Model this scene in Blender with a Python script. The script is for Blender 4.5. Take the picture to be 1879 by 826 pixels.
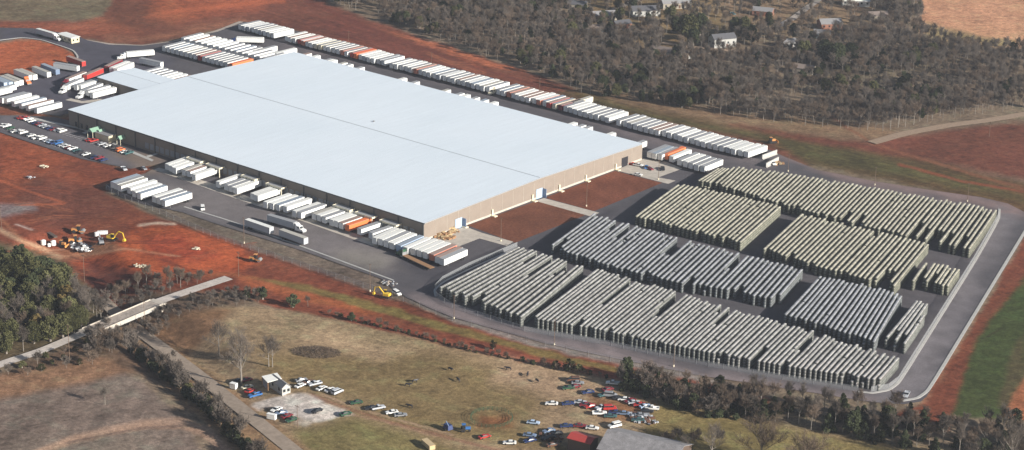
import bpy, bmesh, math, random
import numpy as np
from mathutils import Vector, Matrix
random.seed(7); RN = np.random.RandomState(11)
for o in list(bpy.data.objects): bpy.data.objects.remove(o)
SC = bpy.context.scene
COL = SC.collection
# ------------------------------------------------------------------ camera
# survey of the site: +X runs along the long dock wall, +Y along the end wall, metres
W, Hh, F = 1879.0, 826.0, 3674.07
RW = np.array([[0.76160417, -0.23515511, 0.6038718],
               [0.64773016, 0.24730219, -0.7206159],
               [0.02011769, 0.93997005, 0.34066343]])
CAM = np.array([563.599, -612.045, 309.6])
cd = bpy.data.cameras.new('camera'); cam = bpy.data.objects.new('camera', cd); COL.objects.link(cam)
cam.matrix_world = Matrix(((*RW[0], CAM[0]), (*RW[1], CAM[1]), (*RW[2], CAM[2]), (0, 0, 0, 1)))
cd.sensor_width = 36; cd.lens = F / W * 36; cd.clip_start = 5; cd.clip_end = 20000
SC.camera = cam
# ------------------------------------------------------------------ light
SUN_EL, SUN_AZ = math.radians(20.5), math.radians(8)      # azimuth counted from +X to +Y
wd = bpy.data.worlds.new('World'); SC.world = wd; wd.use_nodes = True
nt = wd.node_tree; nt.nodes.clear()
sky = nt.nodes.new('ShaderNodeTexSky'); sky.sky_type = 'NISHITA'; sky.sun_disc = False
sky.sun_elevation = SUN_EL; sky.sun_rotation = math.pi / 2 - SUN_AZ
sky.air_density = 1.0; sky.dust_density = 1.6; sky.altitude = 200
bg = nt.nodes.new('ShaderNodeBackground'); bg.inputs['Strength'].default_value = 0.05
ow = nt.nodes.new('ShaderNodeOutputWorld')
nt.links.new(sky.outputs[0], bg.inputs[0]); nt.links.new(bg.outputs[0], ow.inputs[0])
sl = bpy.data.lights.new('sun', 'SUN'); sl.energy = 5.0; sl.angle = math.radians(0.5); sl.color = (1.0, 0.945, 0.86)
so = bpy.data.objects.new('sun', sl); COL.objects.link(so)
sv = Vector((math.cos(SUN_EL) * math.cos(SUN_AZ), math.cos(SUN_EL) * math.sin(SUN_AZ), math.sin(SUN_EL)))
so.rotation_euler = sv.to_track_quat('Z', 'Y').to_euler(); so.location = sv * 600
SC.view_settings.view_transform = 'Standard'; SC.view_settings.look = 'None'
SC.view_settings.exposure = 0.86; SC.view_settings.gamma = 1; SC.view_settings.use_curve_mapping = False
SC.render.engine = 'CYCLES'; HAZE = 0.00008; SC.cycles.volume_bounces = 0
SC.cycles.max_bounces = 5; SC.cycles.diffuse_bounces = 2; SC.cycles.transparent_max_bounces = 12

# ------------------------------------------------------------------ survey helpers
def height(x, y): return 0.0
def G(px, py, z=0.0):
    r = RW @ np.array([px - W / 2, -(py - Hh / 2), -F])
    t = (z - CAM[2]) / r[2]
    p = CAM + r * t
    return Vector((p[0], p[1], z))
def proj(P):
    v = (np.asarray(P) - CAM) @ RW
    return np.stack([W / 2 + F * v[:, 0] / -v[:, 2], Hh / 2 - F * v[:, 1] / -v[:, 2]], 1)
def poly_weight(pts, poly, soft):
    poly = np.array(poly, float); x, y = pts[:, 0], pts[:, 1]
    ins = np.zeros(len(pts), bool); d = np.full(len(pts), 1e9)
    n = len(poly)
    for i in range(n):
        x1, y1 = poly[i]; x2, y2 = poly[(i + 1) % n]
        c = ((y1 > y) != (y2 > y)) & (x < (x2 - x1) * (y - y1) / (y2 - y1 + 1e-12) + x1)
        ins ^= c
        dx, dy = x2 - x1, y2 - y1; L = dx * dx + dy * dy + 1e-9
        t = np.clip(((x - x1) * dx + (y - y1) * dy) / L, 0, 1)
        d = np.minimum(d, np.hypot(x - x1 - t * dx, y - y1 - t * dy))
    s = np.where(ins, d, -d)
    t = np.clip(0.5 + s / (2 * soft), 0, 1)
    return t * t * (3 - 2 * t)
def line_dist(pts, ln):
    ln = np.array(ln, float); x, y = pts[:, 0], pts[:, 1]; d = np.full(len(pts), 1e9)
    for i in range(len(ln) - 1):
        x1, y1 = ln[i]; x2, y2 = ln[i + 1]; dx, dy = x2 - x1, y2 - y1
        t = np.clip(((x - x1) * dx + (y - y1) * dy) / (dx * dx + dy * dy + 1e-9), 0, 1)
        d = np.minimum(d, np.hypot(x - x1 - t * dx, y - y1 - t * dy))
    return d
_T = RN.rand(256, 256)
def vnoise(x, y):
    xi, yi = np.floor(x).astype(int), np.floor(y).astype(int); fx, fy = x - xi, y - yi
    fx = fx * fx * (3 - 2 * fx); fy = fy * fy * (3 - 2 * fy)
    a = _T[xi % 256, yi % 256]; b = _T[(xi + 1) % 256, yi % 256]; c = _T[xi % 256, (yi + 1) % 256]; d = _T[(xi + 1) % 256, (yi + 1) % 256]
    return (a * (1 - fx) + b * fx) * (1 - fy) + (c * (1 - fx) + d * fx) * fy
def fbm(x, y, o=4):
    s = 0; a = 0.5
    for k in range(o): s = s + a * vnoise(x * 2 ** k + 17 * k, y * 2 ** k + 31 * k); a *= 0.5
    return s / (1 - 0.5 ** o)
def s2l(c): return tuple((v / 255 / 12.92 if v / 255 < 0.04045 else ((v / 255 + 0.055) / 1.055) ** 2.4) for v in c)

# ------------------------------------------------------------------ materials
def mat(name, col, rough=0.8, var=0.12, scale=0.6, spec=0.3, metal=0.0, attr=None, scale2=None, bump=0.0, objvar=0.0, detail=6):
    m = bpy.data.materials.new(name); m.use_nodes = True; t = m.node_tree; N = t.nodes; L = t.links
    b = N['Principled BSDF']; b.inputs['Roughness'].default_value = rough; b.inputs['Metallic'].default_value = metal
    b.inputs['Specular IOR Level'].default_value = spec
    if attr:
        c = N.new('ShaderNodeAttribute'); c.attribute_name = attr; src = c.outputs['Color']
    else:
        c = N.new('ShaderNodeRGB'); c.outputs[0].default_value = (*col, 1); src = c.outputs[0]
    g = N.new('ShaderNodeNewGeometry')
    fac = None
    for k, (sc, v) in enumerate([(scale, var)] + ([(scale2, var * 0.8)] if scale2 else [])):
        n = N.new('ShaderNodeTexNoise'); n.inputs['Scale'].default_value = sc; n.inputs['Detail'].default_value = detail
        n.inputs['Roughness'].default_value = 0.65
        L.new(g.outputs['Position'], n.inputs['Vector'])
        r = N.new('ShaderNodeMapRange'); r.inputs[1].default_value = 0.3; r.inputs[2].default_value = 0.7
        r.inputs[3].default_value = 1 - v; r.inputs[4].default_value = 1 + v; r.clamp = False
        L.new(n.outputs[0], r.inputs[0])
        if fac is None: fac = r.outputs[0]; first = n
        else:
            mm = N.new('ShaderNodeMath'); mm.operation = 'MULTIPLY'; L.new(fac, mm.inputs[0]); L.new(r.outputs[0], mm.inputs[1]); fac = mm.outputs[0]
    if objvar:
        oi = N.new('ShaderNodeObjectInfo'); r = N.new('ShaderNodeMapRange'); r.inputs[3].default_value = 1 - objvar; r.inputs[4].default_value = 1 + objvar
        L.new(oi.outputs['Random'], r.inputs[0])
        mm = N.new('ShaderNodeMath'); mm.operation = 'MULTIPLY'; L.new(fac, mm.inputs[0]); L.new(r.outputs[0], mm.inputs[1]); fac = mm.outputs[0]
    mx = N.new('ShaderNodeVectorMath'); mx.operation = 'SCALE'; L.new(src, mx.inputs[0]); L.new(fac, mx.inputs['Scale'])
    L.new(mx.outputs[0], b.inputs['Base Color'])
    if bump:
        bn = N.new('ShaderNodeBump'); bn.inputs['Strength'].default_value = 1; bn.inputs['Distance'].default_value = bump
        L.new(first.outputs[0], bn.inputs['Height']); L.new(bn.outputs[0], b.inputs['Normal'])
    return m
M = {}
M['soil'] = mat('soil_and_grass', None, 0.95, 0.36, 0.8, 0.05, attr='tone', scale2=2.6, bump=0.16, detail=8)
M['asphalt'] = mat('asphalt', None, 0.9, 0.20, 1.4, 0.2, attr='tone', scale2=0.15, detail=8)
M['concrete'] = mat('concrete', (0.46, 0.415, 0.36), 0.9, 0.16, 0.35, 0.2)
M['kerb'] = mat('kerb_concrete', (0.42, 0.41, 0.39), 0.9, 0.12, 0.6, 0.2)
M['pale_gravel'] = mat('pale_gravel', (0.52, 0.49, 0.45), 0.95, 0.2, 0.8, 0.1, scale2=0.15)
M['gravel'] = mat('gravel', (0.36, 0.31, 0.27), 0.95, 0.25, 1.2, 0.1, scale2=0.15)
M['whitepaint'] = mat('white_paint', (0.72, 0.72, 0.70), 0.6, 0.05, 1)
M['dirtroad'] = mat('dirt_road', (0.30, 0.22, 0.16), 0.95, 0.2, 0.6, 0.1)
M['railroad'] = mat('old_road', (0.31, 0.250, 0.20), 0.95, 0.2, 0.5, 0.1)
M['steel'] = mat('grey_steel', (0.30, 0.31, 0.32), 0.5, 0.1, 2, metal=0.4)
M['dark'] = mat('dark_rubber', (0.02, 0.02, 0.022), 0.8, 0.1, 2)
M['glass'] = mat('dark_glass', (0.02, 0.025, 0.03), 0.15, 0.05, 1, 0.6)
M['tan'] = mat('tan_wall_panels', (0.235, 0.196, 0.165), 0.7, 0.07, 0.25)
M['wood'] = mat('weathered_wood', (0.30, 0.17, 0.09), 0.9, 0.2, 1.5)
M['post'] = mat('wood_pole', (0.16, 0.11, 0.08), 0.9, 0.2, 1.5)
M['bark'] = mat('bare_bark', (0.22, 0.195, 0.17), 0.95, 0.2, 1.5, 0.05, objvar=0.25)
M['twig1'] = mat('twigs_grey', (0.135, 0.114, 0.098), 0.95, 0.15, 0.5, 0.02, objvar=0.32)
M['twig2'] = mat('twigs_brown', (0.148, 0.112, 0.086), 0.95, 0.15, 0.5, 0.02, objvar=0.32)
M['leaf1'] = mat('needles_dark', (0.046, 0.054, 0.028), 0.9, 0.35, 0.7, 0.05, objvar=0.25)
M['leaf2'] = mat('needles_olive', (0.080, 0.080, 0.036), 0.9, 0.4, 0.5, 0.05, objvar=0.25)
M['leaf3'] = mat('brown_leaves', (0.15, 0.11, 0.045), 0.9, 0.35, 0.6, 0.05, objvar=0.2)
def colmat(name, rgb, rough=0.45, **k): 
    if name not in M: M[name] = mat(name, rgb, rough, 0.05, 0.8, 0.4, objvar=0.06, **k)
    return M[name]
PAINT = dict(white=(0.78, 0.78, 0.76), cream=(0.72, 0.66, 0.5), silver=(0.45, 0.47, 0.5), grey=(0.25, 0.26, 0.28), black=(0.02, 0.02, 0.025),
             navy=(0.02, 0.04, 0.13), blue=(0.04, 0.14, 0.36), red=(0.42, 0.035, 0.03), maroon=(0.2, 0.02, 0.03), orange=(0.75, 0.19, 0.06),
             teal=(0.05, 0.12, 0.125), green=(0.03, 0.09, 0.05), brown=(0.14, 0.07, 0.045), yellow=(0.72, 0.46, 0.05), tan=(0.5, 0.38, 0.22),
             lightblue=(0.38, 0.48, 0.62), salmon=(0.55, 0.20, 0.13), slate=(0.16, 0.22, 0.33))
for k_, v_ in PAINT.items(): colmat('paint_' + k_, v_)

# ------------------------------------------------------------------ mesh helpers
def tagp(o, label=None, cat=None, group=None, kind=None):
    if label: o['label'] = label
    if cat: o['category'] = cat
    if group: o['group'] = group
    if kind: o['kind'] = kind
    return o
class MB:
    def __init__(s): s.v = []; s.f = []
    def box(s, c, d, rz=0, taper=1.0, open_bottom=False):
        x, y, z = d[0] / 2, d[1] / 2, d[2] / 2; i = len(s.v); cr, sr = math.cos(rz), math.sin(rz)
        for (a, b, e) in ((-x, -y, -z), (x, -y, -z), (x, y, -z), (-x, y, -z), (-x, -y, z), (x, -y, z), (x, y, z), (-x, y, z)):
            if e > 0: a *= taper; b *= taper
            s.v.append((c[0] + a * cr - b * sr, c[1] + a * sr + b * cr, c[2] + e))
        s.f += [(i + 4, i + 5, i + 6, i + 7), (i, i + 1, i + 5, i + 4), (i + 1, i + 2, i + 6, i + 5), (i + 2, i + 3, i + 7, i + 6), (i + 3, i, i + 4, i + 7)]
        if not open_bottom: s.f.append((i + 3, i + 2, i + 1, i))
        return s
    def tube(s, p, q, r0, r1=None, n=6, caps=True):
        r1 = r0 if r1 is None else r1; p, q = Vector(p), Vector(q); d = (q - p)
        if d.length < 1e-6: return s
        d.normalize(); u = d.orthogonal().normalized(); w = d.cross(u); i = len(s.v)
        for k in range(n):
            a = 2 * math.pi * k / n; e = u * math.cos(a) + w * math.sin(a)
            s.v.append(tuple(p + e * r0)); s.v.append(tuple(q + e * r1))
        for k in range(n):
            a, b = i + 2 * k, i + 2 * ((k + 1) % n); s.f.append((a, b, b + 1, a + 1))
        if caps: s.f.append(tuple(i + 2 * k for k in range(n))[::-1]); s.f.append(tuple(i + 2 * k + 1 for k in range(n)))
        return s
    def prism(s, pts, y0, y1, axis='y', inset=0.0):
        # polygon in x,z extruded along y
        i = len(s.v); n = len(pts)
        for (x, z) in pts: s.v.append((x, y0, z) if axis == 'y' else (y0, x, z))
        for (x, z) in pts: s.v.append((x, y1, z) if axis == 'y' else (y1, x, z))
        s.f.append(tuple(range(i, i + n))); s.f.append(tuple(range(i + n, i + 2 * n))[::-1])
        for k in range(n): a, b = i + k, i + (k + 1) % n; s.f.append((b, a, a + n, b + n))
        return s
    def quad(s, *p):
        i = len(s.v); s.v += [tuple(a) for a in p]; s.f.append(tuple(range(i, i + len(p)))); return s
    def mesh(s, name, m):
        me = bpy.data.meshes.new(name); me.from_pydata(s.v, [], s.f); me.update()
        bm = bmesh.new(); bm.from_mesh(me); bmesh.ops.recalc_face_normals(bm, faces=bm.faces); bm.to_mesh(me); bm.free()
        if m: me.materials.append(M[m] if isinstance(m, str) else m)
        return me
    def build(s, name, m, parent=None, loc=None, rz=0): return put(name, s.mesh(name, m), parent, loc, rz)
def put(name, me, parent=None, loc=None, rz=0):
    o = bpy.data.objects.new(name, me); COL.objects.link(o)
    if parent: o.parent = parent
    if loc is not None: o.location = loc
    if rz: o.rotation_euler = (0, 0, rz)
    return o
def empty(name, loc, rz=0, scale=1, label=None, cat=None, group=None):
    o = bpy.data.objects.new(name, None); COL.objects.link(o); o.location = loc; o.rotation_euler = (0, 0, rz); o.scale = (scale,) * 3
    o.empty_display_size = 0.5
    return tagp(o, label, cat, group)
def npmesh(name, V, Fq, m, n=4, attr=None):
    V = np.asarray(V, np.float32); Fq = np.asarray(Fq, np.int32)
    me = bpy.data.meshes.new(name); me.vertices.add(len(V)); me.vertices.foreach_set('co', V.ravel())
    me.loops.add(Fq.size); me.loops.foreach_set('vertex_index', Fq.ravel())
    me.polygons.add(len(Fq)); me.polygons.foreach_set('loop_start', np.arange(0, Fq.size, n, dtype=np.int32))
    me.update(calc_edges=True)
    if attr is not None:
        a = me.color_attributes.new('tone', 'FLOAT_COLOR', 'POINT')
        a.data.foreach_set('color', np.concatenate([attr, np.ones((len(V), 1))], 1).astype(np.float32).ravel())
    if m: me.materials.append(M[m] if isinstance(m, str) else m)
    return me
ORD = lambda n: {1: 'first', 2: 'second', 3: 'third', 4: 'fourth', 5: 'fifth', 6: 'sixth', 7: 'seventh', 8: 'eighth', 9: 'ninth', 10: 'tenth', 11: 'eleventh', 12: 'twelfth'}.get(n, '%d%s' % (n, 'th' if 10 <= n % 100 <= 20 else {1: 'st', 2: 'nd', 3: 'rd'}.get(n % 10, 'th')))

# ------------------------------------------------------------------ terrain
CUT = [(560, 845), (470, 770), (400, 715), (330, 662), (270, 618), (222, 582), (185, 548), (150, 515), (110, 470)]
def _cutw():
    out = []
    for i, (a, b) in enumerate(CUT):
        d = min(1, max(0, (560 - a) / 270)); z = -4.6 * d * d * (3 - 2 * d)
        g = G(a, b, z); out.append((g.x, g.y, z))
    return out
CW = _cutw()
def cut_depth(x, y):
    """depth of the road cutting at world points"""
    best = np.full(np.shape(x), 1e9); zz = np.zeros(np.shape(x))
    for i in range(len(CW) - 1):
        x1, y1, z1 = CW[i]; x2, y2, z2 = CW[i + 1]; dx, dy = x2 - x1, y2 - y1
        t = np.clip(((x - x1) * dx + (y - y1) * dy) / (dx * dx + dy * dy), 0, 1)
        d = np.hypot(x - x1 - t * dx, y - y1 - t * dy); w = d < best
        best = np.where(w, d, best); zz = np.where(w, z1 + (z2 - z1) * t, zz)
    t = np.clip((best - 7) / 16, 0, 1); t = t * t * (3 - 2 * t)
    return zz * (1 - t)
def hz(x, y): return float(cut_depth(np.array([x]), np.array([y]))[0])
def GT(px, py, dz=0.0):
    z = 0.0
    for _ in range(12): g = G(px, py, z + dz); z = 0.5 * z + 0.5 * hz(g.x, g.y)
    return G(px, py, z + dz)

ASPH = [(-60, 50), (0, 51), (60, 52), (110, 60), (135, 64), (160, 74), (200, 82), (262, 84), (320, 76), (400, 58), (448, 40), (500, 48), (560, 60), (700, 97),
        (840, 135), (1000, 176), (1250, 243), (1400, 270), (1440, 288), (1500, 312), (1600, 332), (1700, 348), (1800, 362), (1850, 374), (1885, 392), (1900, 400), (1700, 728), (1690, 737), (1660, 742), (1600, 738), (1500, 722), (1290, 690),
        (1100, 652), (1000, 630), (900, 602), (830, 582), (790, 566), (745, 545), (722, 530), (700, 512), (560, 462), (400, 412), (335, 390), (262, 374), (205, 350), (193, 342), (210, 330), (268, 318),
        (282, 309), (300, 300), (240, 310), (190, 300), (150, 292), (60, 263), (0, 243), (-60, 225), (-60, 205), (0, 212), (45, 212), (100, 215), (125, 221), (160, 235), (240, 262), (300, 285), (250, 220), (131, 206), (110, 213), (60, 207), (0, 189), (-60, 172), (-60, 150), (0, 160), (60, 137), (140, 112), (142, 100), (130, 90), (90, 76), (40, 70), (0, 76), (-60, 95)]
ISL1 = [(858, 414), (988, 368), (1080, 393), (945, 446)]
ISL2 = [(1000, 363), (1128, 314), (1215, 336), (1090, 388)]
SL = s2l
REG = [  # polygons of soil and vegetation colour: (polygon, display colour, softness)
 ([(-400, -200), (210, -200), (205, 0), (190, 26), (150, 38), (70, 38), (0, 36), (-400, 20)], (112, 96, 76), 5),
 ([(205, -200), (205, 0), (190, 26), (150, 38), (70, 38), (-400, 30), (-400, 60), (0, 52), (150, 70), (260, 84), (440, 42), (540, 55), (1000, 178), (1110, 205), (1050, 160), (960, 125), (840, 92), (700, 42), (600, 5), (560, -200)], (112, 63, 48), 5),
 ([(300, -40), (520, -40), (480, 12), (330, 38), (270, 30)], (158, 82, 54), 16),
 ([(190, 60), (260, 70), (440, 30), (470, 38), (300, 68), (200, 80)], (140, 88, 66), 8),
 ([(0, 40), (150, 42), (180, 30), (260, 55), (160, 66), (0, 50)], (138, 76, 54), 8),
 ([(700, 55), (800, 78), (850, 95), (960, 128), (900, 122), (790, 85)], (165, 92, 62), 5),
 ([(560, 40), (640, 30), (900, 150), (1040, 180), (1000, 186), (700, 100)], (112, 60, 48), 12),
 ([(1040, 160), (1110, 178), (1350, 225), (1600, 262), (1879, 335), (2100, 400), (2100, 480), (1879, 392), (1700, 345), (1440, 288), (1250, 243), (1010, 180)], (95, 70, 46), 7),
 ([(1060, 170), (1300, 225), (1540, 268), (1800, 335), (1879, 365), (1700, 330), (1500, 300), (1250, 230), (1100, 195)], (84, 76, 46), 12),
 ([(1250, 232), (1420, 262), (1480, 300), (1400, 275)], (112, 62, 50), 10),
 ([(1100, 165), (1350, 205), (1650, 235), (1620, 262), (1360, 232), (1120, 185)], (126, 100, 76), 10),
 ([(1340, 228), (1600, 262), (1640, 250), (1860, 222), (2100, 240), (2100, 380), (1879, 330), (1700, 292), (1500, 262)], (112, 62, 48), 8),
 ([(1690, -200), (2200, -200), (2200, 70), (1879, 82), (1830, 88), (1760, 78), (1690, 55)], (186, 134, 102), 6),
 ([(1700, 40), (1800, 66), (1870, 74), (1840, 88), (1700, 66)], (140, 120, 84), 8),
 # neighbourhood lawns
 ([(1070, -60), (1320, -60), (1330, 60), (1250, 95), (1080, 62)], (124, 102, 72), 12),
 ([(1320, -60), (1600, -60), (1620, 50), (1500, 62), (1340, 70)], (128, 104, 80), 12),
 ([(1300, 75), (1450, 82), (1520, 120), (1360, 108)], (110, 92, 74), 12),
 # left building site
 ([(-400, 60), (0, 78), (60, 70), (110, 82), (140, 108), (0, 160), (-400, 150)], (162, 84, 52), 4),
 ([(-400, 170), (0, 190), (110, 215), (140, 208), (262, 262), (300, 285), (200, 262), (40, 211), (-400, 200)], (126, 72, 52), 3),
 ([(-400, 225), (0, 240), (150, 290), (215, 305), (280, 305), (262, 322), (190, 340), (205, 352), (340, 395), (560, 470), (720, 535), (800, 572), (1000, 634), (1280, 694), (1420, 730), (1400, 745), (1250, 712), (1060, 682), (850, 640), (640, 592), (480, 556), (420, 530), (300, 560), (200, 600), (90, 480), (-400, 430)], (121, 63, 45), 4),
 ([(0, 240), (130, 290), (40, 330), (0, 330)], (148, 74, 48), 14),
 ([(30, 300), (190, 330), (150, 350), (60, 330)], (142, 72, 48), 14),
 ([(60, 320), (190, 345), (240, 385), (100, 420), (30, 370)], (108, 60, 48), 16),
 ([(-60, 375), (60, 372), (70, 385), (0, 400), (-60, 400)], (118, 100, 100), 6),
 ([(240, 415), (330, 412), (420, 440), (470, 480), (420, 500), (300, 500), (200, 500), (130, 480), (190, 455), (230, 440)], (166, 78, 46), 9),
 ([(250, 440), (330, 430), (400, 470), (300, 485)], (148, 62, 40), 12),
 ([(90, 462), (200, 440), (230, 456), (110, 480)], (148, 98, 72), 8),
 ([(160, 480), (250, 500), (200, 550), (150, 530)], (108, 58, 48), 14),
 ([(430, 500), (560, 530), (660, 556), (700, 580), (600, 560), (450, 520)], (156, 84, 52), 8),
 # gravel shoulder inside the fence
 ([(200, 345), (335, 388), (420, 402), (725, 517), (722, 532), (745, 545), (840, 585), (690, 536), (420, 440), (300, 400), (190, 352)], (110, 95, 84), 5),
 ([(745, 545), (830, 580), (1000, 632), (1290, 692), (1420, 720), (1300, 702), (1000, 640), (830, 590)], (134, 122, 114), 4),
 # grass bank below
 ([(450, 506), (560, 520), (720, 562), (840, 600), (1050, 655), (1260, 700), (1240, 706), (1040, 664), (830, 612), (700, 572), (560, 532)], (118, 98, 56), 3),
 ([(600, 560), (850, 628), (1060, 672), (1250, 706), (1050, 690), (840, 645), (640, 592)], (132, 66, 50), 4),
 # pasture
 ([(300, 590), (400, 560), (470, 562), (560, 572), (640, 592), (850, 642), (1060, 684), (1250, 718), (1420, 780), (1600, 810), (2200, 860), (2200, 1000), (640, 1000), (500, 830), (400, 740), (330, 680), (240, 605)], (148, 124, 96), 5),
 ([(470, 640), (800, 640), (1000, 700), (980, 780), (800, 800), (650, 740), (480, 700)], (126, 106, 72), 30),
 ([(540, 790), (650, 765), (900, 840), (1000, 1000), (640, 1000)], (120, 106, 68), 14),
 ([(620, 740), (1000, 790), (1060, 830), (800, 800), (640, 760)], (122, 102, 68), 14),
 ([(1200, 730), (1420, 780), (1700, 830), (2200, 900), (2200, 1000), (1180, 1000), (1180, 790)], (124, 108, 68), 14),
 ([(930, 660), (1150, 710), (1060, 740), (900, 700)], (164, 136, 108), 20),
 ([(560, 590), (760, 640), (700, 660), (560, 630)], (164, 138, 108), 20),
 ([(1080, 725), (1200, 742), (1180, 775), (1110, 770)], (134, 94, 64), 12),
 ([(880, 760), (940, 762), (935, 785), (875, 780)], (128, 84, 54), 10),
 ([(445, 750), (458, 744), (488, 733), (528, 724), (552, 721), (580, 727), (600, 742), (632, 752), (650, 762), (620, 768), (600, 772), (560, 773), (545, 767), (520, 753), (500, 746), (480, 751), (460, 757)], (198, 186, 176), 2.5),
 ([(545, 768), (575, 772), (560, 782), (538, 776)], (178, 160, 145), 4),
 # scrub by the bridge
 ([(200, 600), (240, 540), (300, 530), (480, 540), (430, 560), (300, 592), (260, 610)], (104, 84, 70), 8),
 ([(240, 600), (340, 570), (430, 562), (360, 640), (330, 660)], (128, 96, 70), 10),
 ([(-400, 700), (0, 684), (180, 610), (250, 640), (330, 720), (300, 700), (200, 670), (0, 712), (-400, 790)], (104, 82, 66), 8),
 ([(-400, 420), (0, 440), (110, 470), (180, 540), (200, 600), (100, 640), (0, 660), (-400, 700)], (92, 78, 58), 8),
 # lower road verges
 ([(190, 585), (225, 578), (300, 625), (430, 720), (580, 830), (640, 1000), (440, 1000), (400, 800), (300, 700), (250, 640)], (142, 112, 84), 5),
 ([(-400, 780), (0, 700), (200, 668), (260, 700), (340, 770), (440, 1000), (-400, 1000)], (116, 100, 90), 6),
 ([(-400, 740), (0, 688), (200, 655), (240, 680), (200, 690), (0, 730), (-400, 800)], (140, 105, 80), 9),
 ([(30, 838), (120, 806), (260, 775), (340, 775), (400, 800), (430, 840), (405, 840), (380, 805), (330, 784), (260, 784), (130, 815), (50, 845)], (142, 114, 96), 3),
 # right bank and green field
 ([(1905, 395), (1700, 735), (1640, 760), (1740, 790), (1800, 680), (1880, 560), (2200, 300)], (116, 62, 44), 4),
 ([(1762, 560), (1810, 520), (1720, 700), (1690, 745)], (130, 64, 42), 8),
 ([(1885, 502), (1850, 545), (1810, 592), (1785, 640), (1755, 735), (1745, 765), (1850, 765), (1879, 690), (2200, 400)], (66, 74, 40), 6),
 ([(1879, 690), (1840, 760), (2000, 800), (2200, 400), (1950, 560)], (160, 98, 66), 5),
 ([(1857, 640), (1879, 612), (1879, 690), (1850, 745), (1830, 745)], (88, 78, 52), 7),
]
ISL_COL = (118, 72, 54)
def build_ground():
    def axis(a, b, st):
        core = np.arange(a, b, st); ex = [8, 20, 50, 120, 300, 700, 1600, 3500, 7000]
        return np.concatenate([[a - e for e in ex[::-1]], core, [b + e for e in ex]])
    xs, ys = axis(-540, 420, 1.15), axis(-300, 660, 1.15)
    X, Y = np.meshgrid(xs, ys, indexing='ij'); x, y = X.ravel(), Y.ravel()
    z = cut_depth(x, y)
    P = proj(np.stack([x, y, z], 1))
    nx = (fbm(x / 9, y / 9, 3) - 0.5) * 22 + (fbm(x / 2.2 + 50, y / 2.2, 2) - 0.5) * 7
    ny = (fbm(x / 9 + 90, y / 9 + 40, 3) - 0.5) * 12 + (fbm(x / 2.2 + 10, y / 2.2 + 70, 2) - 0.5) * 4
    Q = P + np.stack([nx, ny], 1) * 0.6
    c = np.zeros((len(x), 3)); c[:] = SL((118, 102, 86))
    for poly, col, soft in REG:
        col = np.array(col, float); col = col * .93 + col.mean() * .07; w = poly_weight(Q, poly, soft)[:, None]; c = c * (1 - w) + np.array(SL(col)) * w
    for poly in (ISL1, ISL2):
        w = poly_weight(P, [(a, b) for a, b in poly], 2)[:, None]; c = c * (1 - w) + np.array(SL(ISL_COL)) * w
    # natural mottling: hue drifts between soil and thin weeds
    n1 = fbm(x / 26, y / 26, 4); n2 = fbm(x / 5 + 33, y / 5, 4); n3 = fbm(x / 60 + 7, y / 60 + 5, 3)
    n4 = fbm(x / 1.6 + 3, y / 1.6 + 9, 2); k = 1 + (n1 - 0.5) * 0.62 + (n2 - 0.5) * 0.5 + (n4 - 0.5) * 0.8
    c = c * k[:, None]
    gr = np.clip((n3 - 0.45) * 3, 0, 1)[:, None] * np.array([-0.05, 0.02, -0.04]) + np.clip((n2 - 0.55) * 4, 0, 1)[:, None] * np.array([-0.10, 0.02, 0.0])
    c = c * (1 + gr)
    # plough and grading lines run with the contour of the fields
    st = np.clip(poly_weight(P, [(450, 20), (620, 10), (1100, 170), (1879, 330), (1879, 390), (1250, 240), (700, 100)], 10), 0, 1)
    l1 = vnoise((y + 0.06 * x) / 1.6, x / 60); c *= (1 + st * (l1 - 0.5) * 0.45)[:, None]
    s2 = poly_weight(P, [(0, 700), (200, 668), (420, 826), (300, 900), (0, 900)], 10)
    l2 = vnoise((x * 0.8 + y * 0.6) / 1.5, (y * 0.8 - x * 0.6) / 50); c *= (1 + s2 * (l2 - 0.5) * 0.35)[:, None]
    for lines in (REDLINES, RUTS):
        for ln, col, wd in lines:
            d = line_dist(Q * 0.4 + P * 0.6, ln); w = (np.clip(1 - d / wd, 0, 1) * 0.75)[:, None]; c = c * (1 - w) + np.array(SL(col)) * w
    c = np.clip(c, 0.004, 0.9)
    flat = poly_weight(P, ASPH, 8)
    rough = (1 - flat) * (1 - poly_weight(P, [(840, 400), (1150, 300), (1230, 335), (940, 460)], 8))
    past = poly_weight(P, [(300, 590), (560, 572), (1250, 718), (2200, 860), (2200, 1000), (640, 1000)], 10)
    amp = rough * (0.55 - 0.35 * past)
    far = np.clip((np.maximum(np.abs(x), np.abs(y)) - 900) / 400, 0, 1)
    z = z - amp * (1 - far) * (fbm(x / 14 + 5, y / 14, 4)) - 0.02
    z = z - rough * 0.25 * (1 - past) * fbm(x / 4 + 5, y / 4 + 9, 2)
    nX, nY = len(xs), len(ys); idx = np.arange(nX * nY).reshape(nX, nY)
    Fq = np.stack([idx[:-1, :-1], idx[1:, :-1], idx[1:, 1:], idx[:-1, 1:]], -1).reshape(-1, 4)
    me = npmesh('ground', np.stack([x, y, z], 1), Fq, 'soil', attr=c / 1.0)
    tagp(put('ground', me), kind='structure')
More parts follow.
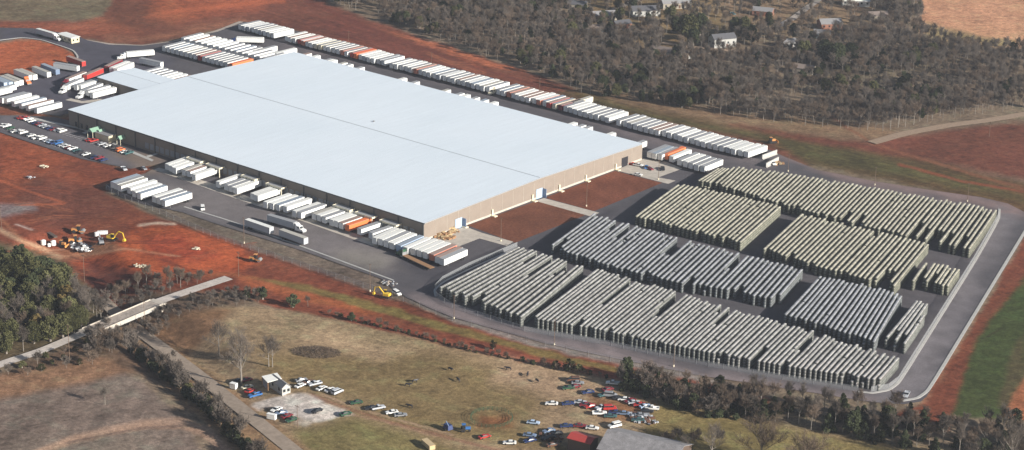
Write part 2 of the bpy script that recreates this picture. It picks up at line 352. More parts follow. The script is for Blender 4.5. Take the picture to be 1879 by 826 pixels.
REDLINES = [([(572, 724), (610, 740), (640, 750), (720, 775), (820, 802), (920, 828), (1000, 850)], (138, 98, 82), 5), ([(590, 724), (650, 746), (730, 770), (830, 798)], (170, 142, 120), 3), ([(640, 760), (700, 772), (800, 802)], (160, 128, 106), 2.5), ([(60, 832), (130, 803), (200, 786), (260, 774), (330, 770), (385, 786), (420, 830)], (176, 144, 122), 9), ([(120, 812), (260, 782), (340, 779)], (98, 82, 76), 3), ([(0, 330), (60, 352), (120, 372), (40, 375)], (168, 92, 62), 3), ([(0, 420), (40, 440), (110, 470)], (190, 160, 130), 7), ([(0, 400), (60, 455)], (160, 110, 82), 4),
            ([(85, 460), (150, 452), (200, 442)], (168, 128, 104), 3), ([(85, 472), (160, 466), (230, 455), (330, 470)], (172, 128, 100), 3),
            ([(30, 410), (60, 420)], (190, 170, 160), 3), ([(255, 412), (290, 408), (320, 410)], (200, 180, 160), 4), ([(300, 505), (420, 500), (480, 515), (560, 540)], (150, 90, 60), 6),
            ([(1520, 210), (1600, 262), (1690, 290), (1879, 345)], (132, 84, 62), 4), ([(1650, 300), (1760, 330), (1879, 350)], (140, 70, 50), 4),
            ([(1755, 600), (1700, 715)], (80, 44, 32), 1.6), ([(1790, 620), (1730, 735)], (90, 48, 34), 1.6), ([(1795, 625), (1840, 600)], (50, 36, 28), 2),
            ([(560, 0), (700, 60), (860, 118), (1000, 160)], (98, 52, 44), 5), ([(300, 22), (420, 8), (520, 0)], (176, 96, 64), 6),
            ([(400, 780), (520, 826)], (150, 120, 92), 4), ([(330, 650), (360, 668), (420, 700)], (168, 140, 104), 3)]
RUTS = []
_r = random.Random(5)
for k_ in range(46):   # machine ruts on the building site and the far red field
    if k_ < 30: x_, y_ = _r.uniform(0, 420), _r.uniform(300, 510); a_ = _r.uniform(-.15, .5)
    else: x_, y_ = _r.uniform(420, 1000), 0; y_ = 12 + (x_ - 420) * .27 + _r.uniform(-18, 18); a_ = .27
    l_ = []; L_ = _r.uniform(40, 130)
    for t_ in range(6): l_.append((x_ + L_ * t_ / 5, y_ + L_ * t_ / 5 * a_ + 6 * math.sin(t_ * .7 + k_)))
    c_ = _r.choice([(92, 48, 38), (150, 92, 66), (84, 46, 38), (138, 74, 52)]); RUTS.append((l_, c_, 1.5)); RUTS.append(([(a + 1, b + 4) for a, b in l_], c_, 1.4))
build_ground()

def sheet(name, poly, m, z, cell=None, paint=None, terrain=False, world=False):
    bm = bmesh.new()
    pts = [Vector((p[0], p[1], z)) for p in poly] if world else [(GT(*p) if terrain else G(*p)) for p in poly]
    vs = [bm.verts.new((p.x, p.y, z)) for p in pts]
    f = bm.faces.new(vs)
    if cell:
        bmesh.ops.triangulate(bm, faces=bm.faces[:])
        xs = [p.x for p in pts]; ys = [p.y for p in pts]
        for a, lo, hi in ((0, min(xs), max(xs)), (1, min(ys), max(ys))):
            t = lo + cell
            while t < hi:
                co = [0, 0, 0]; no = [0, 0, 0]; co[a] = t; no[a] = 1
                bmesh.ops.bisect_plane(bm, geom=bm.verts[:] + bm.edges[:] + bm.faces[:], plane_co=co, plane_no=no); t += cell
    else: bmesh.ops.triangulate(bm, faces=bm.faces[:])
    for f in bm.faces:
        if f.normal.z < 0: f.normal_flip()
    if terrain:
        for v in bm.verts: v.co.z = hz(v.co.x, v.co.y) + z
    me = bpy.data.meshes.new(name); bm.to_mesh(me); bm.free(); me.materials.append(M[m])
    if paint is not None:
        co = np.zeros(len(me.vertices) * 3); me.vertices.foreach_get('co', co); co = co.reshape(-1, 3)
        c = paint(co); a = me.color_attributes.new('tone', 'FLOAT_COLOR', 'POINT')
        a.data.foreach_set('color', np.concatenate([c, np.ones((len(co), 1))], 1).astype(np.float32).ravel())
    o = put(name, me); return tagp(o, kind='structure')
def paint_asphalt(co):
    P = proj(co); x, y = co[:, 0], co[:, 1]
    Q = P + np.stack([(fbm(x / 12, y / 12, 3) - 0.5) * 30, (fbm(x / 12 + 40, y / 12, 3) - 0.5) * 16], 1)
    c = np.zeros((len(x), 3)); c[:] = SL((82, 79, 83))
    for poly, col, soft in [
        ([(300, 330), (420, 350), (560, 400), (700, 450), (760, 490), (700, 505), (540, 450), (400, 405), (340, 380), (270, 350)], (112, 106, 106), 14),
        ([(640, 455), (720, 470), (700, 500), (600, 475)], (130, 124, 118), 12),
        ([(520, 60), (700, 110), (1000, 190), (1250, 252), (1380, 285), (1420, 310), (1180, 262), (1000, 200), (600, 100), (520, 85)], (104, 96, 98), 8),
        ([(0, 215), (60, 220), (180, 262), (300, 290), (300, 310), (200, 300), (60, 258), (0, 240)], (98, 94, 98), 6),
        ([(200, 270), (300, 285), (330, 320), (260, 320)], (118, 104, 94), 10),
        ([(1430, 285), (1600, 325), (1850, 370), (1890, 400), (1840, 400), (1780, 372), (1560, 335)], (124, 106, 104), 6),
        ([(745, 535), (900, 590), (1290, 682), (1600, 730), (1640, 735), (1600, 745), (1280, 700), (1000, 640), (780, 570)], (128, 116, 116), 8),
        ([(1860, 400), (1690, 735), (1600, 745), (1700, 600), (1840, 380)], (112, 107, 110), 8),
        ([(1640, 440), (1760, 470), (1740, 560), (1660, 600)], (84, 80, 84), 8),
        ([(720, 480), (860, 480), (980, 445), (1180, 360), (1240, 345), (1010, 455), (800, 525)], (70, 68, 74), 8),
        ([(0, 48), (150, 62), (300, 100), (330, 160), (130, 200), (0, 180)], (76, 74, 84), 12)]:
        w = poly_weight(Q, poly, soft)[:, None]; c = c * (1 - w) + np.array(SL(col)) * w
    c *= (1 + (fbm(x / 20, y / 20, 4) - 0.5) * 0.35)[:, None]
    # tyre tracks along the lanes
    for ln in ([(330, 352), (460, 392), (700, 480), (780, 520)], [(340, 362), (470, 408), (700, 496)], [(1850, 400), (1680, 690)], [(560, 82), (1000, 196), (1400, 300)], [(980, 446), (1200, 352), (1290, 330)], [(1862, 395), (1700, 680)], [(790, 560), (1000, 625), (1290, 685), (1600, 733)], [(0, 62), (110, 72), (200, 100), (330, 110), (460, 80)], [(160, 90), (180, 130), (110, 200)], [(0, 228), (160, 272), (300, 306)], [(500, 60), (760, 128), (1200, 244)]):
        d = line_dist(P, ln); c *= (1 - 0.2 * np.clip(1 - d / 4, 0, 1))[:, None]
    return c
sheet('yard_pavement', ASPH, 'asphalt', 0.05, cell=6, paint=paint_asphalt)
# concrete aprons, walks, dock strips
sheet('soil_island', ISL1, 'soil', 0.09, cell=5, paint=lambda co: np.array(SL((108, 68, 52)))[None, :] * (0.72 + 0.6 * fbm(co[:, 0] / 9, co[:, 1] / 9, 4))[:, None] * (1 + (fbm(co[:, 0] / 2, co[:, 1] / 2, 2)[:, None] - .5) * .5))
sheet('soil_island', ISL2, 'soil', 0.09, cell=5, paint=lambda co: np.array(SL((112, 68, 52)))[None, :] * (0.72 + 0.6 * fbm(co[:, 0] / 9 + 3, co[:, 1] / 9, 4))[:, None] * (1 + (fbm(co[:, 0] / 2, co[:, 1] / 2, 2)[:, None] - .5) * .5))
sheet('concrete_apron', [(783, 444), (853, 416), (885, 428), (942, 444), (930, 452), (880, 438), (818, 462), (796, 455)], 'concrete', 0.12)
sheet('concrete_walk', [(982, 369), (998, 364), (1100, 391), (1085, 398)], 'concrete', 0.12)
sheet('concrete_apron', [(1130, 313), (1180, 291), (1222, 297), (1252, 310), (1208, 326), (1240, 332), (1226, 338)], 'concrete', 0.12)
sheet('dock_strip', [(282, 312), (292, 308), (400, 340), (490, 374), (640, 425), (700, 447), (692, 455), (560, 408), (430, 364), (340, 332)], 'concrete', 0.12)
sheet('dock_strip', [(132, 180), (150, 186), (185, 182), (200, 186), (150, 190), (120, 184)], 'concrete', 0.12)
sheet('lot_walk', [(48, 213), (130, 231), (250, 262), (250, 266), (140, 236), (48, 217)], 'kerb', 0.15)
sheet('lot_walk', [(150, 244), (168, 238), (171, 240), (156, 247)], 'kerb', 0.19)
sheet('lot_walk', [(205, 264), (222, 256), (226, 259), (212, 267)], 'kerb', 0.19)
sheet('lot_walk', [(240, 276), (282, 294), (279, 297), (240, 281)], 'kerb', 0.19)
sheet('lot_walk', [(268, 287), (292, 280), (294, 282), (272, 290)], 'kerb', 0.21)
M['pale_gravel'] = mat('pale_gravel', (0.50, 0.45, 0.41), 0.95, 0.2, 0.8, 0.1, scale2=0.15)
def ribbon(name, line, width, m, z, terrain=False, kind='structure', thick=None, sub=6):
    pts = [(GT(*p) if terrain else G(*p)) for p in line]
    # resample
    R = []
    for a, b in zip(pts[:-1], pts[1:]):
        for k in range(sub): R.append(a.lerp(b, k / sub))
    R.append(pts[-1]); n = len(R)
    for _ in range(2): R = [R[0]] + [(R[i - 1] + R[i] * 2 + R[i + 1]) / 4 for i in range(1, n - 1)] + [R[-1]]
    mb = MB(); prev = None
    for i, p in enumerate(R):
        d = (R[min(i + 1, n - 1)] - R[max(i - 1, 0)]); d.z = 0; d.normalize(); s = Vector((-d.y, d.x, 0))
        row = []
        for o in (-0.5, 0.5):
            q = p + s * width * o; zz = (hz(q.x, q.y) if terrain else 0) + z; row.append((q.x, q.y, zz))
        if thick: row = [(row[0][0], row[0][1], row[0][2]), (row[1][0], row[1][1], row[1][2]), (row[1][0], row[1][1], row[1][2] - thick), (row[0][0], row[0][1], row[0][2] - thick)]
        mb.v += row; k = len(row)
        if prev is not None:
            for j in range(k if thick else 1): mb.f.append((prev + j, prev + (j + 1) % k, prev + k + (j + 1) % k, prev + k + j))
        prev = len(mb.v) - k
    o = mb.build(name, m); 
    if kind: tagp(o, kind=kind)
    return o
ribbon('lower_road', [(600, 880), (540, 828), (470, 772), (400, 716), (330, 662), (270, 618), (222, 582), (185, 548)], 6.0, 'railroad', 0.06, terrain=True)
ribbon('dirt_road', [(1600, 262), (1660, 245), (1740, 230), (1820, 220), (1900, 206)], 6.5, 'dirtroad', 0.06)
ribbon('village_road', [(1215, 78), (1260, 86), (1330, 92), (1400, 98), (1470, 112)], 5, 'dirtroad', 0.06)
ribbon('village_road', [(1425, 50), (1455, 34), (1480, 15), (1510, -6)], 5, 'gravel', 0.06)
ribbon('village_road', [(1125, 18), (1150, 8), (1180, -4)], 5, 'gravel', 0.06)
# kerbs: raised concrete edges
ribbon('outer_kerb', [(1900, 392), (1879, 428), (1800, 558), (1720, 690), (1702, 718), (1684, 731), (1655, 736)], 1.3, 'kerb', 0.2, thick=0.2)
ribbon('inner_kerb', [(1834, 384), (1833, 402), (1790, 478), (1700, 622), (1650, 702), (1632, 716), (1600, 722), (1575, 719)], 1.1, 'kerb', 0.22, thick=0.2)
ribbon('lane_kerb', [(338, 380), (420, 405), (560, 455), (660, 492), (722, 515)], 0.9, 'kerb', 0.2, thick=0.15)
ribbon('entry_kerb', [(-40, 80), (0, 74), (40, 69), (75, 73), (110, 84), (135, 93), (143, 104), (140, 112)], 1.0, 'kerb', 0.2, thick=0.15)
ribbon('yard_kerb', [(800, 545), (797, 532), (815, 517), (860, 495), (950, 455)], 1.0, 'kerb', 0.22, thick=0.2)
ribbon('yard_shoulder', [(150, 74), (200, 82), (262, 85), (320, 77), (400, 58), (445, 40)], 5, 'gravel', 0.03)

# ------------------------------------------------------------------ overpass
def overpass():
    a = G(-80, 702, 0); b = G(150, 618, 0.3); c = G(206, 587, 0.5); d = G(290, 552, 0.5); e = G(360, 528, 0.2); f = G(420, 511, 0)
    o = ribbon('bridge_road', [(-120, 716), (0, 669), (80, 643), (168, 605)], 5.0, 'pale_gravel', 0.14)
    o = ribbon('bridge_road', [(281, 557), (330, 540), (380, 523), (420, 510)], 5.5, 'pale_gravel', 0.14)
    P, Q = G(166, 606, 0.3), G(284, 556, 0.3); L = (Q - P).length; u = (Q - P).normalized(); ang = math.atan2(u.y, u.x)
    r = empty('road_bridge', P, ang, label='pale concrete road bridge crossing over the lower country road', cat='bridge')
    wd_ = 6.8
    MB().box((L / 2, 0, -0.35), (L, wd_, 0.7)).build('deck', 'gravel', r)
    for s in (-1, 1):
        MB().box((L / 2, s * (wd_ / 2 + 0.16), -.1), (L + 2, 0.3, 1.1)).build('parapet', 'concrete', r)
    for t in (0.3, 0.7):
        m_ = MB(); m_.box((L * t, 0, -1.0), (1.0, wd_ - 1, 0.6))
        for k in (-3, 0, 3): m_.tube((L * t, k, -7.5), (L * t, k, -1.2), 0.4, n=8)
        m_.build('pier', 'concrete', r)
    for t in (-1.5, L + 1.5): MB().box((t, 0, -1.6), (3, wd_ + 0.6, 3.4)).build('abutment', 'concrete', r)
    for k in (-3.4, -1.1, 1.1, 3.4): MB().box((L / 2, k, -1.0), (L, 0.5, 0.6)).build('girder', 'kerb', r)
overpass()

# ------------------------------------------------------------------ warehouse
def roofmat():
    m = bpy.data.materials.new('white_roof_membrane'); m.use_nodes = True; t = m.node_tree; N = t.nodes; L = t.links; b = N['Principled BSDF']
    b.inputs['Roughness'].default_value = 0.55; b.inputs['Specular IOR Level'].default_value = 0.25
    g = N.new('ShaderNodeNewGeometry'); 
    n1 = N.new('ShaderNodeTexNoise'); n1.inputs['Scale'].default_value = 0.018; n1.inputs['Detail'].default_value = 5; L.new(g.outputs['Position'], n1.inputs['Vector'])
    n2 = N.new('ShaderNodeTexNoise'); n2.inputs['Scale'].default_value = 0.9; n2.inputs['Detail'].default_value = 4; L.new(g.outputs['Position'], n2.inputs['Vector'])
    mp = N.new('ShaderNodeMapping'); mp.inputs['Scale'].default_value = (0.5, 0.03, 1); L.new(g.outputs['Position'], mp.inputs['Vector'])
    n3 = N.new('ShaderNodeTexNoise'); n3.inputs['Scale'].default_value = 1; n3.inputs['Detail'].default_value = 2; L.new(mp.outputs[0], n3.inputs['Vector'])
    cr = N.new('ShaderNodeMix'); cr.data_type = 'RGBA'; cr.inputs[6].default_value = (0.64, 0.72, 0.785, 1); cr.inputs[7].default_value = (0.74, 0.80, 0.855, 1); L.new(n1.outputs[0], cr.inputs[0])
    ad = N.new('ShaderNodeMath'); ad.operation = 'ADD'; L.new(n2.outputs[0], ad.inputs[0]); L.new(n3.outputs[0], ad.inputs[1])
    mr = N.new('ShaderNodeMapRange'); mr.inputs[1].default_value = 0.6; mr.inputs[2].default_value = 1.4; mr.inputs[3].default_value = 0.95; mr.inputs[4].default_value = 1.04; L.new(ad.outputs[0], mr.inputs[0])
    sc = N.new('ShaderNodeVectorMath'); sc.operation = 'SCALE'; L.new(cr.outputs[2], sc.inputs[0]); L.new(mr.outputs[0], sc.inputs['Scale']); L.new(sc.outputs[0], b.inputs['Base Color'])
    return m
M['roof'] = roofmat()
BL, BW, BH, RISE = 250.0, 160.6, 8.6, 1.55
def warehouse():
    r = empty('warehouse', (-BL / 2, BW / 2, 0), label='huge tan warehouse with a bluish white low-pitched roof in the middle of the yard', cat='warehouse')
    X0, X1, Y0, Y1 = -BL / 2, BL / 2, -BW / 2, BW / 2
    w = MB()
    w.v = [(X0, Y0, 0), (X1, Y0, 0), (X1, Y1, 0), (X0, Y1, 0), (X0, Y0, BH - .02), (X1, Y0, BH - .02), (X1, Y1, BH - .02), (X0, Y1, BH - .02), (X0, 0, BH + RISE - .02), (X1, 0, BH + RISE - .02)]
    w.f = [(0, 1, 5, 4), (1, 2, 6, 9, 5), (2, 3, 7, 6), (3, 0, 4, 8, 7)]
    w.build('wall', 'tan', r)
    e = 0.35
    rf = MB(); rz_ = lambda y: BH + RISE * (1 - abs(y) / (BW / 2))
    rf.quad((X0 - e, Y0 - e, rz_(Y0 - e)), (X1 + e, Y0 - e, rz_(Y0 - e)), (X1 + e, 0, BH + RISE), (X0 - e, 0, BH + RISE))
    rf.quad((X0 - e, 0, BH + RISE), (X1 + e, 0, BH + RISE), (X1 + e, Y1 + e, rz_(Y1 + e)), (X0 - e, Y1 + e, rz_(Y1 + e)))
    roof = rf.build('roof', 'roof', r)
    colmat('ridge_grey', (0.33, 0.35, 0.37)); colmat('eave_dark', (0.06, 0.065, 0.07))
    MB().box((0, 0, BH + RISE + 0.06), (BL, 0.26, 0.08)).build('ridge_cap', 'ridge_grey', roof)
    MB().box((0, Y0 - .22, BH - .32), (BL + 1, .4, .5)).build('gutter', 'eave_dark', roof)
    MB().box((X1 + .45, Y0 / 2, BH + RISE / 2 - .05), (.18, .1, .1)).build('rake_clip', 'ridge_grey', roof)
    g = MB()
    for s in (-1, 1):
        i = len(g.v); ya, yb = s * BW / 2, 0
        g.v += [(X1 + .36, ya, BH - .3), (X1 + .36, yb, BH + RISE - .3), (X1 + .36, yb, BH + RISE + .04), (X1 + .36, ya, BH + .04), (X1 + .5, ya, BH - .3), (X1 + .5, yb, BH + RISE - .3), (X1 + .5, yb, BH + RISE + .04), (X1 + .5, ya, BH + .04)]
        g.f += [(i, i + 1, i + 2, i + 3), (i + 4, i + 5, i + 6, i + 7), (i + 3, i + 2, i + 6, i + 7), (i, i + 1, i + 5, i + 4)]
    g.build('rake_trim', 'ridge_grey', roof)
    # small rooftop vent
    p = G(686, 224, 9.8); v = MB(); v.tube((p.x + BL / 2, p.y - BW / 2, 9.2), (p.x + BL / 2, p.y - BW / 2, 10.3), .5, n=10); v.tube((p.x + BL / 2, p.y - BW / 2, 10.3), (p.x + BL / 2, p.y - BW / 2, 10.6), .7, .2, n=10); v.build('vent', 'steel', roof)
    # downspouts and panel joints on the long dock wall
    dm = MB().box((0, 0, 0), (.45, .35, BH - .6)).mesh('downspout', 'eave_dark')
    for k in range(17):
        put('downspout', dm, r, (X0 + 8 + k * 15.1, Y0 - .2, (BH - .6) / 2))
    dd = MB().box((0, 0, 0), (2.7, .16, 3.0)).mesh('dock_door', 'paint_grey')
    for k in range(48):
        put('dock_door', dd, r, (X0 + 62 + k * 3.85, Y0 - .1, 2.7))
    for k in range(5): put('window', MB().box((0, 0, 0), (1.6, .16, 2.4)).mesh('window', 'glass'), r, (X0 + 6 + k * 4.3, Y0 - .1, 2.0))
    # end wall: two loading doors, white door, downspout boxes
    def endwall(px, py): g_ = G(px, py, 0); return g_.y - BW / 2
    yb = endwall(1137, 303)
    MB().box((X1 + .09, yb, 2.4), (.16, 5.0, 4.8)).build('doorway_shade_panel', 'paint_black', r)  # solid black slab: shade inside the open doorway put into the colour
    for (px, py) in ((838, 418), (986, 363)):
        y_ = endwall(px, py); MB().box((X1 + .12, y_, 2.4), (.2, 4.6, 4.8)).build('shutter_door', 'paint_lightblue', r)
        MB().box((X1 + 1.2, y_ + 2.6, 2.2), (2.2, .25, 4.4)).build('door_screen', 'paint_slate', r)
    for (px, py) in ((852, 417), (905, 397), (977, 369), (1024, 350), (1073, 332), (1126, 311)):
        y_ = endwall(px, py); b_ = MB(); b_.box((X1 + .35, y_, 1.6), (.6, .8, 3.2)); b_.box((X1 + 1.4, y_, .25), (2.6, 2.0, .5)); b_.build('downspout_box', 'paint_cream', r)
    MB().box((X1 + .05, 0, .5), (.1, BW - .4, 1.0)).build('plinth', 'concrete', r)
    # joints on end wall
    jm = MB().box((0, 0, 0), (.07, .12, BH - .4)).mesh('panel_joint', 'concrete')
    for k in range(1, 21): put('panel_joint', jm, r, (X1 + .04, Y0 + k * 7.6, BH / 2))
    # office entrance: green awnings and tan vestibules
    colmat('awning_green', (0.22, 0.36, 0.27), 0.5)
    for (px, py, w_, d_, h_) in ((170, 237, 4.5, 7, 4.6), (183, 240, 3.2, 4, 4.0), (218, 252, 3.2, 4, 4.0)):
        g_ = G(px, py, h_); x_ = g_.x + BL / 2
        aw = MB(); aw.v = [(x_ - w_ / 2, Y0 - d_, h_ - .9), (x_ + w_ / 2, Y0 - d_, h_ - .9), (x_ + w_ / 2, Y0 - .3, h_ - .9), (x_ - w_ / 2, Y0 - .3, h_ - .9), (x_, Y0 - d_, h_ + .7), (x_, Y0 - .3, h_ + .7)]
        aw.f = [(0, 1, 4), (1, 2, 5, 4), (2, 3, 5), (3, 0, 4, 5)]; a_ = aw.build('awning', 'awning_green', r)
        for s in (-1, 1): MB().tube((x_ + s * (w_ / 2 - .2), Y0 - d_ + .3, 0), (x_ + s * (w_ / 2 - .2), Y0 - d_ + .3, h_ - .9), .12).build('awning_post', 'paint_cream', a_)
    return r
warehouse()
def simple_building(name, p0, p1, p2, h, wallm, roofm, label, cat, rise=1.2, windows=True, over=.3, doorm='glass'):
    """p0 = nearest ground corner, p1 and p2 = its neighbours; ridge runs along p0-p1"""
    u = (p1 - p0); L = u.length; u.normalize(); v = (p2 - p0); v -= u * v.dot(u); Wd = v.length; v.normalize()
    if u.cross(v).z < 0: return simple_building(name, p2, p2 + u * L, p0, h, wallm, roofm, label, cat, rise, windows, over, doorm)
    r = empty(name, (p0 + u * L / 2 + v * Wd / 2), math.atan2(u.y, u.x), label=label, cat=cat)
    w = MB(); a, b = L / 2, Wd / 2
    w.v = [(-a, -b, -.5), (a, -b, -.5), (a, b, -.5), (-a, b, -.5), (-a, -b, h), (a, -b, h), (a, b, h), (-a, b, h), (-a, 0, h + rise), (a, 0, h + rise)]
    w.f = [(0, 1, 5, 4), (1, 2, 6, 9, 5), (2, 3, 7, 6), (3, 0, 4, 8, 7)]; w.build('wall', wallm, r)
    t = .16; f = MB(); sl_ = rise / b
    for s in (-1, 1):
        y0, z0 = s * (b + over), h - over * sl_
        q = [(-a - over, y0, z0), (a + over, y0, z0), (a + over, 0, h + rise), (-a - over, 0, h + rise)]
        i = len(f.v); f.v += [(x, y, z + .03) for x, y, z in q] + [(x, y, z + .03 + t) for x, y, z in q]
        f.f += [(i + 4, i + 5, i + 6, i + 7), (i, i + 1, i + 2, i + 3), (i, i + 1, i + 5, i + 4), (i + 1, i + 2, i + 6, i + 5), (i + 3, i, i + 4, i + 7)]
    f.build('roof', roofm, r)
    if windows:
        n = max(1, int(L / 3.5))
        for s in (-1, 1):
            for k in range(n): MB().box((-a + (k + .5) * L / n, s * (b + .03), h * .55), (1.1, .1, 1.2)).build('window', 'glass', r)
        for s in (-1, 1):
            for k in (-1, 1): MB().box((s * (a + .03), k * b * .5, h * .55), (.1, 1.0, 1.1)).build('window', 'glass', r)
        MB().box((a * .15, -b - .05, 1.05), (1.0, .12, 2.1)).build('door', 'paint_brown', r)
    return r
# annex on the far left end of the warehouse
def annex():
    a = G(179, 142, 6.0); b = G(257, 164, 6.0); rg = G(221, 133, 6.9)
    y0 = a.y; yr = rg.y; Wd = 2 * (yr - y0); x0 = a.x; x1 = -BL - .4
    p0 = Vector((x0, y0, 0)); simple_building('warehouse_annex', p0, Vector((x1, y0, 0)), Vector((x0, y0 + Wd, 0)), 6.0, 'tan', 'roof',
        'small white-roofed dock annex joined to the far left end of the warehouse', 'building', rise=.9, windows=False)
    return x0, y0, Wd
AX0, AY0, AWD = annex()
MB().box(((AX0 - BL) / 2, AY0 + AWD / 2, 7.05), (-BL - AX0, .3, .1)).build('ridge_cap', 'ridge_grey', bpy.data.objects['warehouse_annex']).matrix_parent_inverse = Matrix.Translation(-bpy.data.objects['warehouse_annex'].location)
simple_building('entrance_pavilion', G(202, 263), G(175, 254.5), G(214, 259), 3.2, 'tan', 'roof_grey', 'low grey roofed entrance pavilion in front of the green awnings', 'pavilion', rise=.15, windows=False) if 0 else None
# gate house
colmat('trim_green', (0.07, 0.16, 0.11)); colmat('cream_wall', (0.62, 0.55, 0.38)); colmat('roof_white', (0.78, 0.78, 0.74)); colmat('roof_grey', (0.24, 0.235, 0.24), 0.8); colmat('roof_dark', (0.09, 0.09, 0.1), 0.8); colmat('roof_red', (0.42, 0.06, 0.05)); colmat('brick', (0.26, 0.12, 0.08), 0.9)
gh = simple_building('gate_house', G(133, 81), G(109, 73), G(146, 77.5), 3.4, 'cream_wall', 'roof_white', 'cream gate house with a white roof beside the entrance road', 'gate house', rise=.25, over=.5)
MB().box((0, 0, 3.0), (11, .3, .4)).build('green_trim', 'trim_green', gh)

# ------------------------------------------------------------------ vehicles
def wheel_mesh(r=0.5, w=0.3, name='wheel'):
    m = MB(); m.tube((-w / 2, 0, 0), (w / 2, 0, 0), r, n=12); return m.mesh(name, 'dark')
WH = wheel_mesh(0.5, 0.55); WHC = wheel_mesh(0.33, 0.22); RIM = MB().tube((-.13, 0, 0), (.13, 0, 0), .18, n=8).mesh('rim', 'steel')
TL, TW = 16.15, 2.6
colmat('trailer_roof', (0.33, 0.335, 0.345), 0.5); colmat('roof_rust', (0.33, 0.235, 0.20), 0.6); colmat('roof_bluegrey', (0.30, 0.35, 0.41), .5); colmat('roof_bone', (0.45, 0.43, 0.38), .5)
_tm = {}
def trailer_meshes(col, roof):
    key = (col, roof)
    if key in _tm: return _tm[key]
    b = MB(); b.box((0, 0, 2.65), (TW, TL, 2.86)); body = b.mesh('box_body', 'paint_' + col)
    # side ribs and corner rails raised 2 cm
    rb = MB()
    for s in (-1, 1):
        rb.box((s * (TW / 2 + .012), 0, 1.27), (.05, TL - .02, .16)); rb.box((s * (TW / 2 + .012), 0, 4.04), (.05, TL - .02, .1))
    rb.box((0, -TL / 2 - .012, 4.04), (TW, .05, .1)); rail = rb.mesh('frame_rail', 'steel')
    rp = MB().box((0, 0, 4.1), (TW - .06, TL - .06, .05)).mesh('roof_panel', roof)
    dr = MB()
    for s in (-1, 1): dr.box((s * .63, TL / 2 + .03, 2.62), (1.2, .06, 2.6))
    door = dr.mesh('rear_door', 'paint_' + col)
    lg = MB()
    for s in (-1, 1): lg.box((s * .8, -TL / 2 + 3.2, .62), (.14, .14, 1.2)); lg.box((s * .8, -TL / 2 + 3.2, .04), (.35, .35, .08))
    lg.box((0, -TL / 2 + 3.2, .75), (1.6, .08, .08)); gear = lg.mesh('landing_gear', 'steel')
    ch = MB(); ch.box((0, TL / 2 - 3.2, .95), (1.1, 5.0, .4)); ch.box((0, TL / 2 - .15, .6), (2.3, .12, .12)); chas = ch.mesh('undercarriage', 'dark')
    _tm[key] = (body, rail, rp, door, gear, chas); return _tm[key]
NTR = [0]
def trailer(loc, rz, col, roof, label, group, tractor=None, mark=None, wheels=True):
    t = empty('box_trailer', loc, rz, label=label, cat='trailer', group=group)
    NTR[0] += 1
    names = ('box_body', 'frame_rail', 'roof_panel', 'rear_door', 'landing_gear', 'undercarriage')
    for n, me in zip(names, trailer_meshes(col, roof)):
        if n == 'landing_gear' and tractor: continue
        put(n, me, t)
    for s in (-1, 1):
        for yy in (TL / 2 - 2.2, TL / 2 - 3.6): put('wheel', WH, t, (s * .95, yy, .5))
    if not mark and col == 'white' and random.random() < .16: mark = (random.choice(['slate', 'silver', 'lightblue', 'salmon']), 1)
    if mark:
        m_ = MB(); cx = 0
        for k in range(7): m_.box((TW / 2 * mark[1] + .02 * mark[1], -2 + k * .75 , 2.8 + .35 * math.sin(k * .6)), (.02, .7, .5 - .05 * k))
        m_.build('painted_mark', 'paint_' + mark[0], t)
    return t
def tr_px(p0, p1, side, col, roof, label, group, **k):
    """p0: lower body corner nearest the camera, p1: along the long side; side +1 body lies left of p0->p1"""
    a = G(p0[0], p0[1], 1.2); b = G(p1[0], p1[1], 1.2); u = (b - a); u.z = 0; u.normalize(); n = Vector((-u.y, u.x, 0)) * side
    c = a + u * TL / 2 + n * TW / 2; c.z = 0.06
    ang = math.atan2(u.y, u.x) - math.pi / 2
    if k.pop('flip', False): ang += math.pi
    return trailer(c, ang, col, roof, label, group, **k), u, a
def mirror_mesh_done(): pass
WNAMES = dict(white='white', cream='cream', lightblue='pale blue', blue='blue', red='red', orange='orange', salmon='faded red', maroon='dark red', silver='silver grey', slate='slate blue', grey='grey')
def rc(): return random.choice(['trailer_roof'] * 6 + ['roof_white'] * 2 * 3 + ['roof_rust', 'roof_bone', 'roof_bluegrey'])
simple_building('entrance_pavilion', G(200, 262.5), G(175, 254.5), G(214, 258.5), 3.4, 'cream_wall', 'roof_grey', 'low grey roofed entrance pavilion in front of the green awnings', 'pavilion', rise=.15, windows=False)
